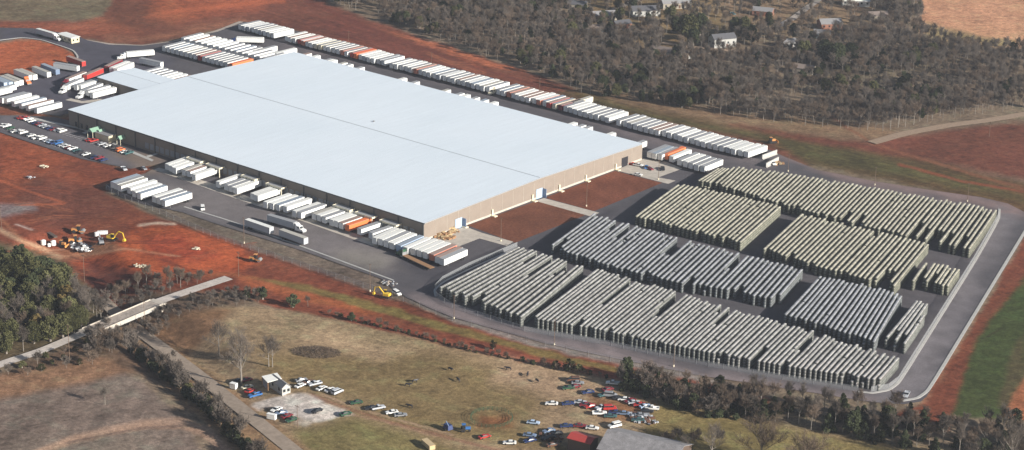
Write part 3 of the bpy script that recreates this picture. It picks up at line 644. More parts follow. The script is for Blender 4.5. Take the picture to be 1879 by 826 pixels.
# long far row
def far_row():
    a = G(443, 55, 1.2); b = G(1371.5, 290.5, 1.2); L = (b - a).length; n = int(round(L / 3.62)); u = (b - a).normalized()
    g0 = G(1371, 290, 1.2); g1 = G(1403, 279.6, 1.2); d = (g1 - g0); d.z = 0; d.normalize(); d = (d + Vector((0, 1, 0)) * 1.0).normalized()
    skip = [(509, 520), (706, 718), (899, 908), (1124, 1132)]
    cols = [(548, 'red'), (556, 'salmon'), (628, 'salmon'), (646, 'red'), (654, 'orange'), (768, 'salmon'), (931, 'salmon'), (992, 'salmon'), (1010, 'red'), (1028, 'maroon'), (1268, 'orange'), (584, 'cream'), (592, 'cream'), (1020, 'cream'), (865, 'silver'), (700, 'silver')]
    used = set(); k = 0
    for i in range(n + 1):
        p = a + u * (L * i / n); q = proj(np.array([[p.x, p.y, p.z]]))[0]
        if any(s0 <= q[0] <= s1 for s0, s1 in skip): continue
        col, roof = ('silver' if random.random() < .12 else 'white'), rc()
        for j, (cx, cc) in enumerate(cols):
            if abs(cx - q[0]) < 4.6 and j not in used: col = cc; used.add(j); roof = {'red': 'roof_rust', 'maroon': 'roof_rust', 'salmon': random.choice(['roof_rust', 'roof_white']), 'orange': 'paint_orange'}.get(cc, roof); break
        k += 1
        jd = Vector((0, 1, 0)) * random.uniform(-.7, .7); nrm = Vector((-d.y, d.x, 0))
        c = p + jd + d * TL / 2 + nrm * TW / 2; c.z = .06
        trailer(c, math.atan2(d.y, d.x) - math.pi / 2 + random.uniform(-.008, .008), col, roof,
                '%s box trailer, %s from the left in the long far row' % (WNAMES[col], ORD(k)), 'trailers in the long far row')
far_row()
def srow(pts, vec, where, group, cols={}, off=0, side=1):
    for i, p in enumerate(pts):
        v = vec if not isinstance(vec, list) else vec[i]
        cc = cols.get(i, 'white'); roof = {'orange': 'paint_orange', 'red': 'roof_rust', 'salmon': 'roof_rust', 'maroon': 'roof_rust', 'lightblue': 'roof_bluegrey', 'slate': 'roof_bluegrey'}.get(cc) or rc()
        tr_px(p, (p[0] + v[0], p[1] + v[1]), side, cc, roof, '%s box trailer, %s from the left %s' % (WNAMES[cc], ORD(i + 1 + off), where), group)
docks = [(310, 313), (316.7, 316.3), (323.5, 319.8), (342, 322.5), (350, 326), (359.5, 332.3), (403.5, 345.6), (418.6, 350.4), (427, 353.6), (435.4, 357), (466.8, 367.6), (473.6, 370.7),
         (490.5, 383), (502, 385.6), (513, 388), (526.7, 391.3), (543.5, 399.6), (553, 402), (579.6, 404.8), (588.6, 407.6), (598, 411), (611.7, 416), (620, 418.2), (629.4, 421.6), (641, 425.3), (663, 432.5), (684, 440)]
docks[3] = (341, 323.5)
srow(docks, (30, -10.3), 'in the row at the shaded dock wall', 'trailers at the shaded dock wall', {24: 'orange'})
g9 = [(1045, 428), (1085, 437), (1122, 450), (1160, 463), (1205, 478), (1250, 492), (1300, 502), (1340, 513), (1380, 525), (1422, 538), (1460, 555), (1490, 568)]
srow([(400 + x / 3.591, 330 + y / 3.591) for x, y in g9], (40, -17.6), 'in the angled group at the near corner', 'angled trailers at the near corner', {9: 'salmon', 4: 'lightblue'})
g10 = [(788, 625), (812, 635), (838, 648), (903, 665), (937, 688), (972, 702), (1075, 725), (1106, 737), (1140, 751)]
srow([(x / 3.755, 180 + y / 3.755) for x, y in g10], (34, -10.6), 'in the detached group beside the red site', 'trailers beside the building site', {7: 'teal'} if False else {})
gc = [(1085, 430), (1112, 437), (1145, 443), (1178, 440), (1210, 455), (1255, 473), (1288, 483), (1318, 492), (1350, 503), (1385, 510)]
srow([(840 + x / 3.059, 150 + y / 3.059) for x, y in gc], (33, -13.5), 'by the right warehouse corner', 'trailers at the right warehouse corner', {3: 'orange'})
m1 = [(303.4 + (417.6 - 303.4) * i / 14, 95 + 29.5 * i / 14) for i in range(15)] + [(427, 127)]
srow(m1, (33, -8.6), 'in the front row of the upper left yard', 'front row upper left yard', {8: 'red', 15: 'orange'})
m2 = [(338 + (488 - 338) * i / 14, 79 + 37 * i / 14) for i in range(15)]
srow(m2, (33, -8.6), 'in the second row of the upper left yard', 'second row upper left yard')
srow([(472, 102.5), (508, 107)], (36, -9), 'beyond the far left roof corner', 'trailers beyond the far roof corner')
srow([(4.7, 190.6), (13.3, 191.6), (27.3, 197), (40.6, 200.6), (53.3, 204.6), (68.6, 209)], (43.4, -11), 'in the row above the parked cars', 'trailers above the car park')
srow([(-14, 176), (-22, 181)], (36, -9), 'at the left picture edge', 'trailers at the left edge')
srow([(142, 166.6), (149, 167.2), (163, 177), (171, 181), (208, 134), (216, 136), (160, 147), (199, 131)], [(32, -10), (32, -10), (38, -10), (39.6, -10), (37, -15), (37, -15), (31, -13), (29, -14)], 'among those around the small annex', 'trailers around the annex', {6: 'red', 7: 'maroon'})
# trailers beyond the long back wall, only their tail ends peep over the roof
def back_row():
    i = 0
    for (px, py) in [(558, 100), (575, 104), (600, 110), (607, 112), (625, 117), (636, 119.5), (657, 125), (733, 146), (758, 151.5), (815, 166.5), (840, 173), (853, 175.5), (870, 180), (886, 184.5), (902, 189.5), (1046, 228), (1062, 232), (1075, 235), (1118, 246), (1172, 262)]:
        g = G(px, py, 4.1); i += 1
        trailer(Vector((g.x, BW + .6 + TL / 2, .06)), 0, 'white', rc(), 'white box trailer, %s from the left, its end peeping over the back roof edge' % ORD(i), 'trailers behind the back wall')
back_row()
def annex_row():
    for i in range(7):
        x = AX0 + 3 + i * 4.2
        if x > -BL - 2: break
        trailer(Vector((x, AY0 + AWD + .8 + TL / 2, .06)), 0, 'white', rc(), 'white box trailer, %s from the left behind the annex roof' % ORD(i + 1), 'trailers behind the annex')
annex_row()
E_ = [((7.6, 161.7), 'lightblue'), ((16.6, 161), 'lightblue'), ((27.3, 160), 'white'), ((36, 157.6), 'white'), ((53.3, 148), 'white'), ((61.3, 147.3), 'white'), ((86.6, 142.6), 'white'), ((102.6, 137.7), 'slate')]
for i, (p, c) in enumerate(E_):
    tr_px(p, (p[0] - 34, p[1] - 13.5), -1, c, {'lightblue': 'roof_bluegrey', 'slate': 'roof_bluegrey'}.get(c, 'roof_bone'), '%s box trailer, %s from the left, tail towards the annex' % (WNAMES[c], ORD(i + 1)), 'trailers facing the annex')
tr_px((141.3, 131.3), (102.6, 125.3), -1, 'white', 'trailer_roof', 'white box trailer with a dark swoosh on its side next to the round red bank', 'loose trailers', mark=('black', 1))
tr_px((150.6, 122.6), (117, 110.5), -1, 'red', 'roof_rust', 'red box trailer parked against the round red bank', 'loose trailers')
tr_px((294.5, 124.3), (250, 115), -1, 'white', 'trailer_roof', 'white box trailer crossing behind the annex with dark lettering', 'loose trailers', mark=('navy', 1))
tr_px((494.5, 430), (449.3, 414.3), -1, 'silver', 'roof_white', 'pale blue-grey box trailer beside the white lane kerb', 'loose trailers', mark=('blue', 1))
tr_px((557.6, 449.5), (512, 433), -1, 'silver', 'roof_bone', 'grey box trailer with a tan roof, nearest the lane kerb', 'loose trailers')
# tractors
def prism_x(mb, prof, w): mb.prism(prof, -w / 2, w / 2, axis='x'); return mb
_tc = {}
def tractor(loc, rz, col, label, parent=None, sleeper=True):
    """local -y is forward"""
    t = empty('semi_truck', loc, rz, label=label, cat='truck')
    if col not in _tc:
        cab = MB(); prof = [(-3.3, .7), (-3.35, 1.25), (-3.1, 1.6), (-1.55, 1.85), (-1.2, 2.75), (-.9, 2.95), (.2, 3.05), (.9, 3.75), (1.6, 3.85), (1.6, .8), (.2, .7)]
        prism_x(cab, prof, 2.3); a = cab.mesh('cab', 'paint_' + col)
        g = MB(); prism_x(g, [(-1.6, 1.92), (-1.24, 2.75), (-1.1, 2.75), (-1.1, 1.92)], 1.9); b = g.mesh('windshield', 'glass')
        g = MB(); 
        for s in (-1, 1): g.box((s * 1.16, -.5, 2.3), (.05, 1.0, .65))
        c = g.mesh('side_window', 'glass')
        f = MB(); f.box((0, 1.8, .85), (1.0, 7.4, .28)); f.box((0, 3.4, 1.12), (1.4, 1.3, .12)); d = f.mesh('chassis', 'dark')
        f = MB(); f.box((0, -3.42, .65), (2.3, .2, .4)); e = f.mesh('bumper', 'steel')
        f = MB()
        for s in (-1, 1): f.tube((s * 1.05, 1.75, .9), (s * 1.05, 1.75, 4.1), .09)
        h = f.mesh('exhaust_stack', 'steel')
        f = MB()
        for s in (-1, 1): f.box((s * .85, -3.22, .5), (.5, 1.2, .9)) if False else f.tube((s * 1.0, .4, .65), (s * 1.0, 1.5, .65), .32, n=8)
        k = f.mesh('fuel_tank', 'steel')
        _tc[col] = (a, b, c, d, e, h, k)
    cb = None
    for n, me in zip(('cab', 'windshield', 'side_window', 'chassis', 'bumper', 'exhaust_stack', 'fuel_tank'), _tc[col]):
        q = put(n, me, cb if n in ('windshield', 'side_window') else t)
        if n == 'cab': cb = q
    for s in (-1, 1):
        put('wheel', WH, t, (s * 1.0, -2.6, .5))
        for yy in (2.8, 4.2): put('wheel', WH, t, (s * .95, yy, .5))
    return t
def rig(p0, p1, side, col, roof, tcol, label, tlabel, **k):
    t, u, a = tr_px(p0, p1, side, col, roof, label, 'trailers hitched to a truck', tractor=True, **k)
    nose = Matrix.Rotation(t.rotation_euler.z, 3, 'Z') @ Vector((0, -TL / 2 - 2.2, 0)); q = Vector(t.location) + nose; q.z = .06
    return tractor(q, t.rotation_euler.z, tcol, tlabel)
rig((124.5, 166), (167, 147), 1, 'white', 'trailer_roof', 'white', 'white box trailer coupled to the left white truck by the annex', 'white semi truck facing down left beside the annex')
rig((128, 154), (165, 139), 1, 'white', 'roof_rust', 'maroon', 'white rusty-roofed box trailer coupled to the dark red truck', 'dark red semi truck half hidden behind the white one')
rig((156.5, 175.5), (193, 161), 1, 'white', 'trailer_roof', 'white', 'white box trailer coupled to the right white truck by the annex', 'white semi truck nearest the concrete strip of the annex')
rig((538.5, 419.8), (492, 405.5), -1, 'silver', 'trailer_roof', 'white', 'silver grey box trailer coupled to the white truck in the lane', 'white semi truck driving right along the near lane', flip=False) if False else None
def rig_e(p0, p1, col, roof, tcol, label, tlabel, mark=None):
    """trailer whose nose points to p0"""
    return rig(p0, p1, -1, col, roof, tcol, label, tlabel, mark=mark)
rig_e((538.5, 420.3), (492, 406.5), 'silver', 'trailer_roof', 'white', 'silver grey box trailer coupled to the white truck in the near lane', 'white semi truck driving right along the near lane', mark=('navy', 1))
rig_e((96.5, 70.3), (64, 61), 'silver', 'roof_white', 'white', 'silver white box trailer coupled to the truck at the gate house', 'white semi truck stopped on the entrance road at the gate house')
rig((233, 105.5), (279.6, 101.7), 1, 'white', 'roof_white', 'white', 'white box trailer standing crosswise in the upper left yard', 'white semi truck under the crosswise trailer in the upper left yard')
rig((434, 77.5), (481.8, 79), 1, 'white', 'roof_white', 'navy', 'white box trailer standing crosswise near the far row', 'dark blue semi truck coupled near the left end of the far row')
rig((1054, 198), (1085, 188), 1, 'cream', 'roof_bone', 'red', 'cream box trailer pulled forward from the long far row', 'red semi truck pulling out of the long far row')
g = G(50, 154); tractor((g.x, g.y, .06), math.radians(75), 'orange', 'orange bobtail semi truck beside the pale blue trailers')
g = G(904, 173); tractor((g.x, g.y, .06), math.radians(10), 'cream', 'small cream bobtail truck in a gap of the long far row')
# flatbed
def flatbed():
    t, a = None, G(742, 473); b = G(793, 497); u = (b - a); u.normalize(); ang = math.atan2(u.y, u.x) - math.pi / 2
    t = empty('flatbed_trailer', (a + b) / 2 + Vector((0, 0, .06)), ang, label='tan wooden-decked flatbed trailer turning near the trailer dozen', cat='trailer')
    L = (b - a).length
    MB().box((0, 0, 1.25), (2.6, L, .16)).build('deck', 'wood', t)
    MB().box((0, 0, .95), (1.0, L - .5, .42)).build('chassis', 'dark', t)
    for s in (-1, 1):
        for yy in (L / 2 - 1.8, L / 2 - 3.2): put('wheel', WH, t, (s * .95, yy, .5))
    MB().box((0, -L / 2 + .2, 2.0), (2.5, .15, 1.4)).build('headboard', 'steel', t)
    q = a - u * 1.5; tractor((q.x, q.y, .06), ang, 'green', 'dark green semi truck pulling the flatbed trailer')
flatbed()

# ------------------------------------------------------------------ cars
def tapered(prof_lo, prof_hi, w0, w1, inset_z):
    pass
_cm = {}
def car_meshes(kind, col):
    k = (kind, col)
    if k in _cm: return _cm[k]
    def loft(prof, wf):  # closed side profile (y,z), half width per point
        m = MB(); n = len(prof)
        for s in (-1, 1):
            for (y, z), w in zip(prof, wf): m.v.append((s * w, y, z))
        m.f.append(tuple(range(n))); m.f.append(tuple(range(n, 2 * n))[::-1])
        for i in range(n): j = (i + 1) % n; m.f.append((i, j, j + n, i + n))
        return m
    if kind == 'sedan':
        body = loft([(-2.3, .35), (-2.35, .62), (-2.1, .78), (-.95, .92), (1.35, .95), (2.2, .9), (2.35, .7), (2.3, .35)], [.8, .85, .86, .9, .9, .86, .84, .8])
        win = loft([(-1.0, .92), (-.35, 1.33), (.95, 1.35), (1.65, .94)], [.82, .64, .64, .8]); rf = loft([(-.38, 1.33), (-.25, 1.41), (.85, 1.42), (1.0, 1.34)], [.66, .6, .6, .66])
    elif kind == 'pickup':
        body = loft([(-2.6, .45), (-2.65, .8), (-2.4, 1.0), (-1.1, 1.1), (.5, 1.12), (.55, .75), (2.5, .75), (2.55, 1.12), (2.65, 1.1), (2.65, .5)], [.88, .9, .92, .95, .95, .95, .93, .93, .93, .9])
        for s in (-1, 1): body.box((s * .9, 1.5, .95), (.12, 2.2, .36))
        win = loft([(-1.15, 1.08), (-.55, 1.62), (.4, 1.64), (.5, 1.1)], [.86, .7, .7, .84]); rf = loft([(-.6, 1.62), (-.45, 1.72), (.35, 1.74), (.46, 1.63)], [.72, .68, .68, .72])
    elif kind == 'van':
        body = loft([(-2.4, .4), (-2.5, .9), (-2.0, 1.1), (-1.4, 1.3), (2.35, 1.3), (2.45, .9), (2.4, .4)], [.88, .92, .94, .95, .95, .93, .9])
        win = loft([(-1.5, 1.28), (-.9, 1.85), (2.2, 1.88), (2.35, 1.28)], [.9, .8, .8, .88]); rf = loft([(-.95, 1.83), (-.7, 1.97), (2.1, 1.99), (2.25, 1.86)], [.82, .78, .78, .82])
    tr = MB()
    for s in (-1, 1): tr.box((s * .6, -2.36 if kind == 'sedan' else -2.66, .62), (.34, .06, .14))
    _cm[k] = (body.mesh('body', 'paint_' + col), win.mesh('windows', 'glass'), rf.mesh('roof_panel', 'paint_' + col), tr.mesh('headlight', 'paint_silver')); return _cm[k]
def car(px, py, kind, col, label, group=None, ang=0.0, world=None, name=None, terrain=True):
    g = world if world is not None else GT(px, py)
    t = empty({'sedan': 'parked_car', 'pickup': 'pickup_truck', 'van': 'parked_van'}[kind], (g.x, g.y, g.z + (.06 if world is None else 0)), ang, label=label, cat={'sedan': 'car', 'pickup': 'pickup', 'van': 'van'}[kind], group=group)
    for n, me in zip(('body', 'windows', 'roof_panel', 'headlight'), car_meshes(kind, col)): put(n, me, t)
    y0 = 1.45 if kind == 'sedan' else 1.65
    for s in (-1, 1):
        for yy in (-y0, y0): put('wheel', WHC, t, (s * .78, yy, .33))
    return t
CW_ = {'white': 'white', 'silver': 'silver', 'black': 'black', 'navy': 'dark blue', 'blue': 'blue', 'red': 'red', 'maroon': 'maroon', 'teal': 'teal', 'green': 'dark green', 'orange': 'orange', 'grey': 'grey', 'brown': 'rusty brown', 'cream': 'cream', 'tan': 'tan', 'lightblue': 'pale blue', 'yellow': 'yellow', 'slate': 'slate blue'}
KN = {'sedan': 'car', 'pickup': 'pickup', 'van': 'van'}
low = [(3.6, 232, 'white', 'sedan'), (11.5, 233.4, 'white', 'pickup'), (19, 237, 'green', 'sedan'), (27.5, 243, 'white', 'sedan'), (35, 242.4, 'white', 'sedan'), (42.5, 245.4, 'white', 'van'), (49, 249, 'black', 'sedan'), (57.5, 250.5, 'white', 'sedan'),
       (67, 255, 'white', 'pickup'), (77.5, 256, 'white', 'van'), (86, 260, 'silver', 'sedan'), (93, 262, 'lightblue', 'sedan'), (99.5, 264.4, 'navy', 'pickup'), (107, 265, 'blue', 'van'), (114, 268, 'silver', 'sedan'), (121.5, 270.5, 'white', 'sedan'),
       (127, 273.6, 'maroon', 'sedan'), (133.5, 275, 'white', 'pickup'), (140, 278, 'teal', 'sedan'), (146, 281, 'black', 'sedan'), (158, 285, 'white', 'sedan'), (167, 288.5, 'black', 'sedan'), (174, 291, 'navy', 'sedan'), (181.5, 292.5, 'maroon', 'pickup'), (190, 295.5, 'navy', 'sedan')]
up = [(38, 218, 'red', 'sedan'), (45, 219, 'red', 'pickup'), (52, 221, 'white', 'pickup'), (58, 224, 'white', 'sedan'), (65, 227.5, 'navy', 'sedan'), (71.4, 229.5, 'maroon', 'sedan'), (77.5, 231.8, 'silver', 'sedan'), (84, 234.6, 'silver', 'sedan'), (90.5, 237, 'navy', 'sedan'), (98, 239.4, 'maroon', 'sedan'),
      (106, 240.6, 'white', 'sedan'), (114.5, 242.6, 'white', 'van'), (164, 259, 'red', 'sedan'), (171.8, 260.4, 'red', 'pickup'), (187, 266, 'silver', 'sedan'), (197.5, 269.6, 'white', 'sedan'), (207, 272.6, 'black', 'pickup'), (221, 277.6, 'orange', 'van'), (228, 280.6, 'white', 'sedan'), (236, 283, 'teal', 'pickup')]
for row, nm in ((low, 'lower'), (up, 'upper')):
    for i, (x, y, c, k) in enumerate(row):
        car(x, y, k, c, '%s %s, %s from the left in the %s car park row' % (CW_[c], KN[k], ORD(i + 1), nm), 'cars in the staff car park, %s row' % nm, ang=random.choice([0, math.pi]) + random.uniform(-.05, .05))
# parking bay lines
for row, x0_, x1_ in ((low, 0, 25), (up, 0, 20)):
    m_ = MB(); a = G(row[0][0], row[0][1]); b = G(row[-1][0], row[-1][1]); n = int((b - a).length / 2.75)
    for i in range(n + 1):
        p = a.lerp(b, i / n) - Vector((1.37, 0, 0)); m_.box((p.x, p.y, .075), (.12, 5.0, .01))
    tagp(m_.build('bay_lines', 'whitepaint'), kind='structure')
others = [(227.5, 312, 'pickup', 'silver', 'silver pickup on the red soil left of the detached trailers', 1.2), (263.7, 311, 'sedan', 'grey', 'dark grey car at the crossing beside the dock strip', 1.3),
          (372, 385, 'van', 'white', 'small white van alone in the near lane', .9), (430 - 3, 0, None, None, None, 0)]
for o_ in others:
    if o_[2]: car(o_[0], o_[1], o_[2], o_[3], o_[4], ang=o_[5])
car(1171, 305.5, 'pickup', 'white', 'white pickup with a red tailgate on the right end apron', ang=1.8); car(1162, 303.5, 'sedan', 'red', 'red car on the apron outside the dark loading door', ang=1.8)
car(1170, 322.5, 'sedan', 'white', 'white car parked on the soil edge by the end apron', ang=1.9); car(1186, 309, 'sedan', 'blue', 'blue car on the right end apron beside the white pickup', ang=.6)
car(1216, 312, 'pickup', 'black', 'black pickup on the pale end apron by the trailers', ang=.7); car(1192, 311.5, 'sedan', 'maroon', 'maroon car on the right end apron', ang=1.4)
car(1418, 302, 'pickup', 'white', 'white pickup behind the last trailers by the stack yard', ang=1.0)
car(1663, 727, 'pickup', 'silver', 'silver blue pickup at the bottom corner of the perimeter road', ang=.35)
car(728, 541, 'van', 'white', 'white van beside the yellow backhoe at the lane end', ang=1.3)
# salvage field
salv = [(452, 700, 'sedan', 'maroon', 'behind the big bare tree'), (436, 702, 'sedan', 'black', 'left of the big bare tree trunk'), (454, 713, 'sedan', 'cream', 'right of the big bare tree trunk'), (459, 720, 'sedan', 'red', 'between the cream car and the blue pickup'), (468, 728, 'pickup', 'blue', 'at the gravel edge under the big bare tree'),
 (551, 710, 'sedan', 'white', 'right of the white farm house'), (553, 700, 'sedan', 'grey', 'furthest behind the white farm house'), (566, 704, 'sedan', 'brown', 'between the grey car and the silver pickup'), (578, 707, 'pickup', 'silver', 'in the line right of the farm house'), (590, 715, 'sedan', 'white', 'in the line between silver pickup and camper'), (606, 718, 'sedan', 'white', 'touching the striped camper van'), (619, 722, 'van', 'silver', 'with striped roof at the end of the farm line'),
 (507, 754, 'sedan', 'white', 'furthest of the four at the gravel corner'), (516, 760, 'sedan', 'slate', 'second of the four at the gravel corner'), (526.5, 766, 'sedan', 'maroon', 'third of the four at the gravel corner'), (535, 773, 'sedan', 'green', 'nearest of the four at the gravel corner'), (582, 756, 'sedan', 'black', 'alone in the middle of the gravel'), (634, 762, 'sedan', 'green', 'at the right tip of the gravel'),
 (654, 741, 'sedan', 'green', 'above the farm track with a pale sill'), (694, 751, 'pickup', 'silver', 'above the farm track beside the dark wreck'), (682, 751, 'sedan', 'black', 'wrecked beside the silver pickup above the track'), (719, 759, 'sedan', 'white', 'above the farm track middle'), (735, 764, 'sedan', 'grey', 'tucked right of the white car above the track'),
 (889, 804, 'sedan', 'red', 'below the round pen'), (935, 815, 'sedan', 'white', 'lowest beside the farm track'), (1012, 743, 'sedan', 'white', 'alone at the left end of the salvage line'), (1042, 743, 'sedan', 'navy', 'second in the salvage line'), (1065, 740.5, 'sedan', 'silver', 'with black roof in the salvage line'), (1074, 745, 'sedan', 'maroon', 'between silver and red in the salvage line'), (1083.5, 748, 'sedan', 'red', 'just left of the white truck in the salvage line'),
 (1104, 751, 'pickup', 'silver', 'above the long white truck'), (1100, 761, 'pickup', 'white', 'long and low in front of the silver pickup'), (1118.6, 752, 'van', 'red', 'standing end-on right of the silver pickup'), (1120, 766, 'sedan', 'teal', 'below the red van'), (1128, 759, 'sedan', 'navy', 'in the gap right of the red van'), (1143, 761, 'sedan', 'slate', 'alone right of the red van'),
 (1052, 700, 'van', 'brown', 'wrecked at the top of the salvage field'), (1060, 705, 'sedan', 'grey', 'wrecked below the brown van'), (1043, 714, 'sedan', 'green', 'overgrown at the upper left of the field'), (1054, 712, 'sedan', 'maroon', 'rusting beside the overgrown car'), (1078.7, 722, 'sedan', 'navy', 'standing alone below the wrecks'), (1124.7, 706, 'pickup', 'white', 'closest to the dark tree belt'), (1115, 717, 'sedan', 'maroon', 'small and alone below the white pickup'),
 (1107.7, 727, 'sedan', 'teal', 'with silver roof at the start of the right line'), (1120, 728, 'van', 'grey', 'second in the right line'), (1135, 733, 'sedan', 'black', 'third in the right line'), (1145, 735, 'sedan', 'white', 'fourth in the right line'), (1156, 738, 'sedan', 'maroon', 'fifth in the right line'), (1163, 741, 'sedan', 'silver', 'sixth in the right line'), (1173, 745, 'sedan', 'red', 'seventh in the right line'), (1184, 748, 'sedan', 'lightblue', 'eighth in the right line'), (1196, 752, 'pickup', 'white', 'at the right tip of the field'), (1187, 757, 'sedan', 'black', 'below the white pickup at the tip'), (1176, 764, 'sedan', 'grey', 'in the tangle of scrap below the tip'), (1170.7, 773, 'sedan', 'teal', 'at the bottom of the scrap tangle'),
 (978.6, 778, 'sedan', 'lightblue', 'midway between round pen and barn'), (1007, 793, 'sedan', 'slate', 'left of the red roofed shed'), (1039, 784, 'sedan', 'navy', 'just above the red roof'), (1064, 784, 'sedan', 'maroon', 'behind the red roof'), (1086.7, 788, 'sedan', 'white', 'between red shed and barn'), (1128, 784, 'van', 'white', 'behind the barn ridge'), (972, 801, 'sedan', 'slate', 'upper of the pair by the track bend'), (972, 811, 'sedan', 'navy', 'lower of the pair by the track bend'), (1009, 806, 'sedan', 'black', 'in the shade left of the red shed'), (1021, 798, 'sedan', 'black', 'against the red shed'), (1014, 819, 'sedan', 'brown', 'lowest by the red shed')]
for (x, y, k, c, w_) in salv:
    car(x, y, k, c, '%s %s %s' % (CW_[c], KN[k], w_), 'old cars on the farm field', ang=random.choice([0, math.pi]) + (random.uniform(-.35, .05) if x < 640 else random.uniform(-.7, -.3) if x < 760 else random.uniform(-1.1, -.15)))
car(1344, 27, 'pickup', 'teal', 'bright green pickup on the village lawn', ang=1.2)

# ------------------------------------------------------------------ pallet stacks
PH, PS = 1.15, 1.2
BLK = [  # near polyline, far polyline (at stack top, z 4.6), rows, tone
 ([(808, 527), (885, 556), (955, 581)], [(954, 452), (988, 459), (1026, 473), (1070, 486)], 17, 0),
 ([(978, 584), (1100, 604), (1180, 622), (1300, 646), (1436, 670), (1520, 683), (1612, 697)], [(1099, 492), (1250, 535), (1300, 550), (1408, 582), (1450, 592), (1560, 627), (1649, 655)], 71, 0),
 ([(1009, 452), (1130, 490), (1250, 519), (1317, 528), (1364, 537), (1420, 553)], [(1092, 391), (1186, 419), (1280, 444), (1367, 465), (1410, 475), (1472, 493)], 46, 1),
 ([(1441, 577), (1520, 600), (1603, 627)], [(1507, 505), (1580, 519), (1656, 538)], 19, 1),
 ([(1626, 620), (1658, 632)], [(1684, 550), (1708, 557)], 5, 0),
 ([(1167, 397), (1260, 420), (1358, 444)], [(1250, 335), (1340, 355), (1433, 377)], 25, 2),
 ([(1402, 457), (1500, 488), (1600, 514), (1640, 524)], [(1474, 391), (1560, 411), (1640, 430), (1704, 446)], 29, 2),
 ([(1674, 517), (1674.5, 517)], [(1702, 479), (1702.5, 479)], 1, 2),
 ([(1693, 514), (1737, 526)], [(1715, 482), (1763, 489)], 7, 2),
 ([(1282, 331), (1300, 336)], [(1322, 306), (1337, 308)], 4, 2),
 ([(1312, 337), (1400, 364), (1540, 402), (1664, 433), (1715, 443), (1778, 456)], [(1350, 303), (1445, 316), (1600, 342), (1700, 359), (1780, 373), (1828, 384)], 60, 2)]
TONES = [np.array(s2l((188, 185, 181))), np.array(s2l((175, 176, 180))), np.array(s2l((196, 190, 172)))]
def pl_at(pl, t):
    w = [G(x, y, 4.6) for x, y in pl]; ls = [(w[i + 1] - w[i]).length for i in range(len(w) - 1)]; s = t * sum(ls)
    for i, l in enumerate(ls):
        if s <= l or i == len(ls) - 1: return w[i].lerp(w[i + 1], min(1, s / max(l, 1e-6)))
        s -= l
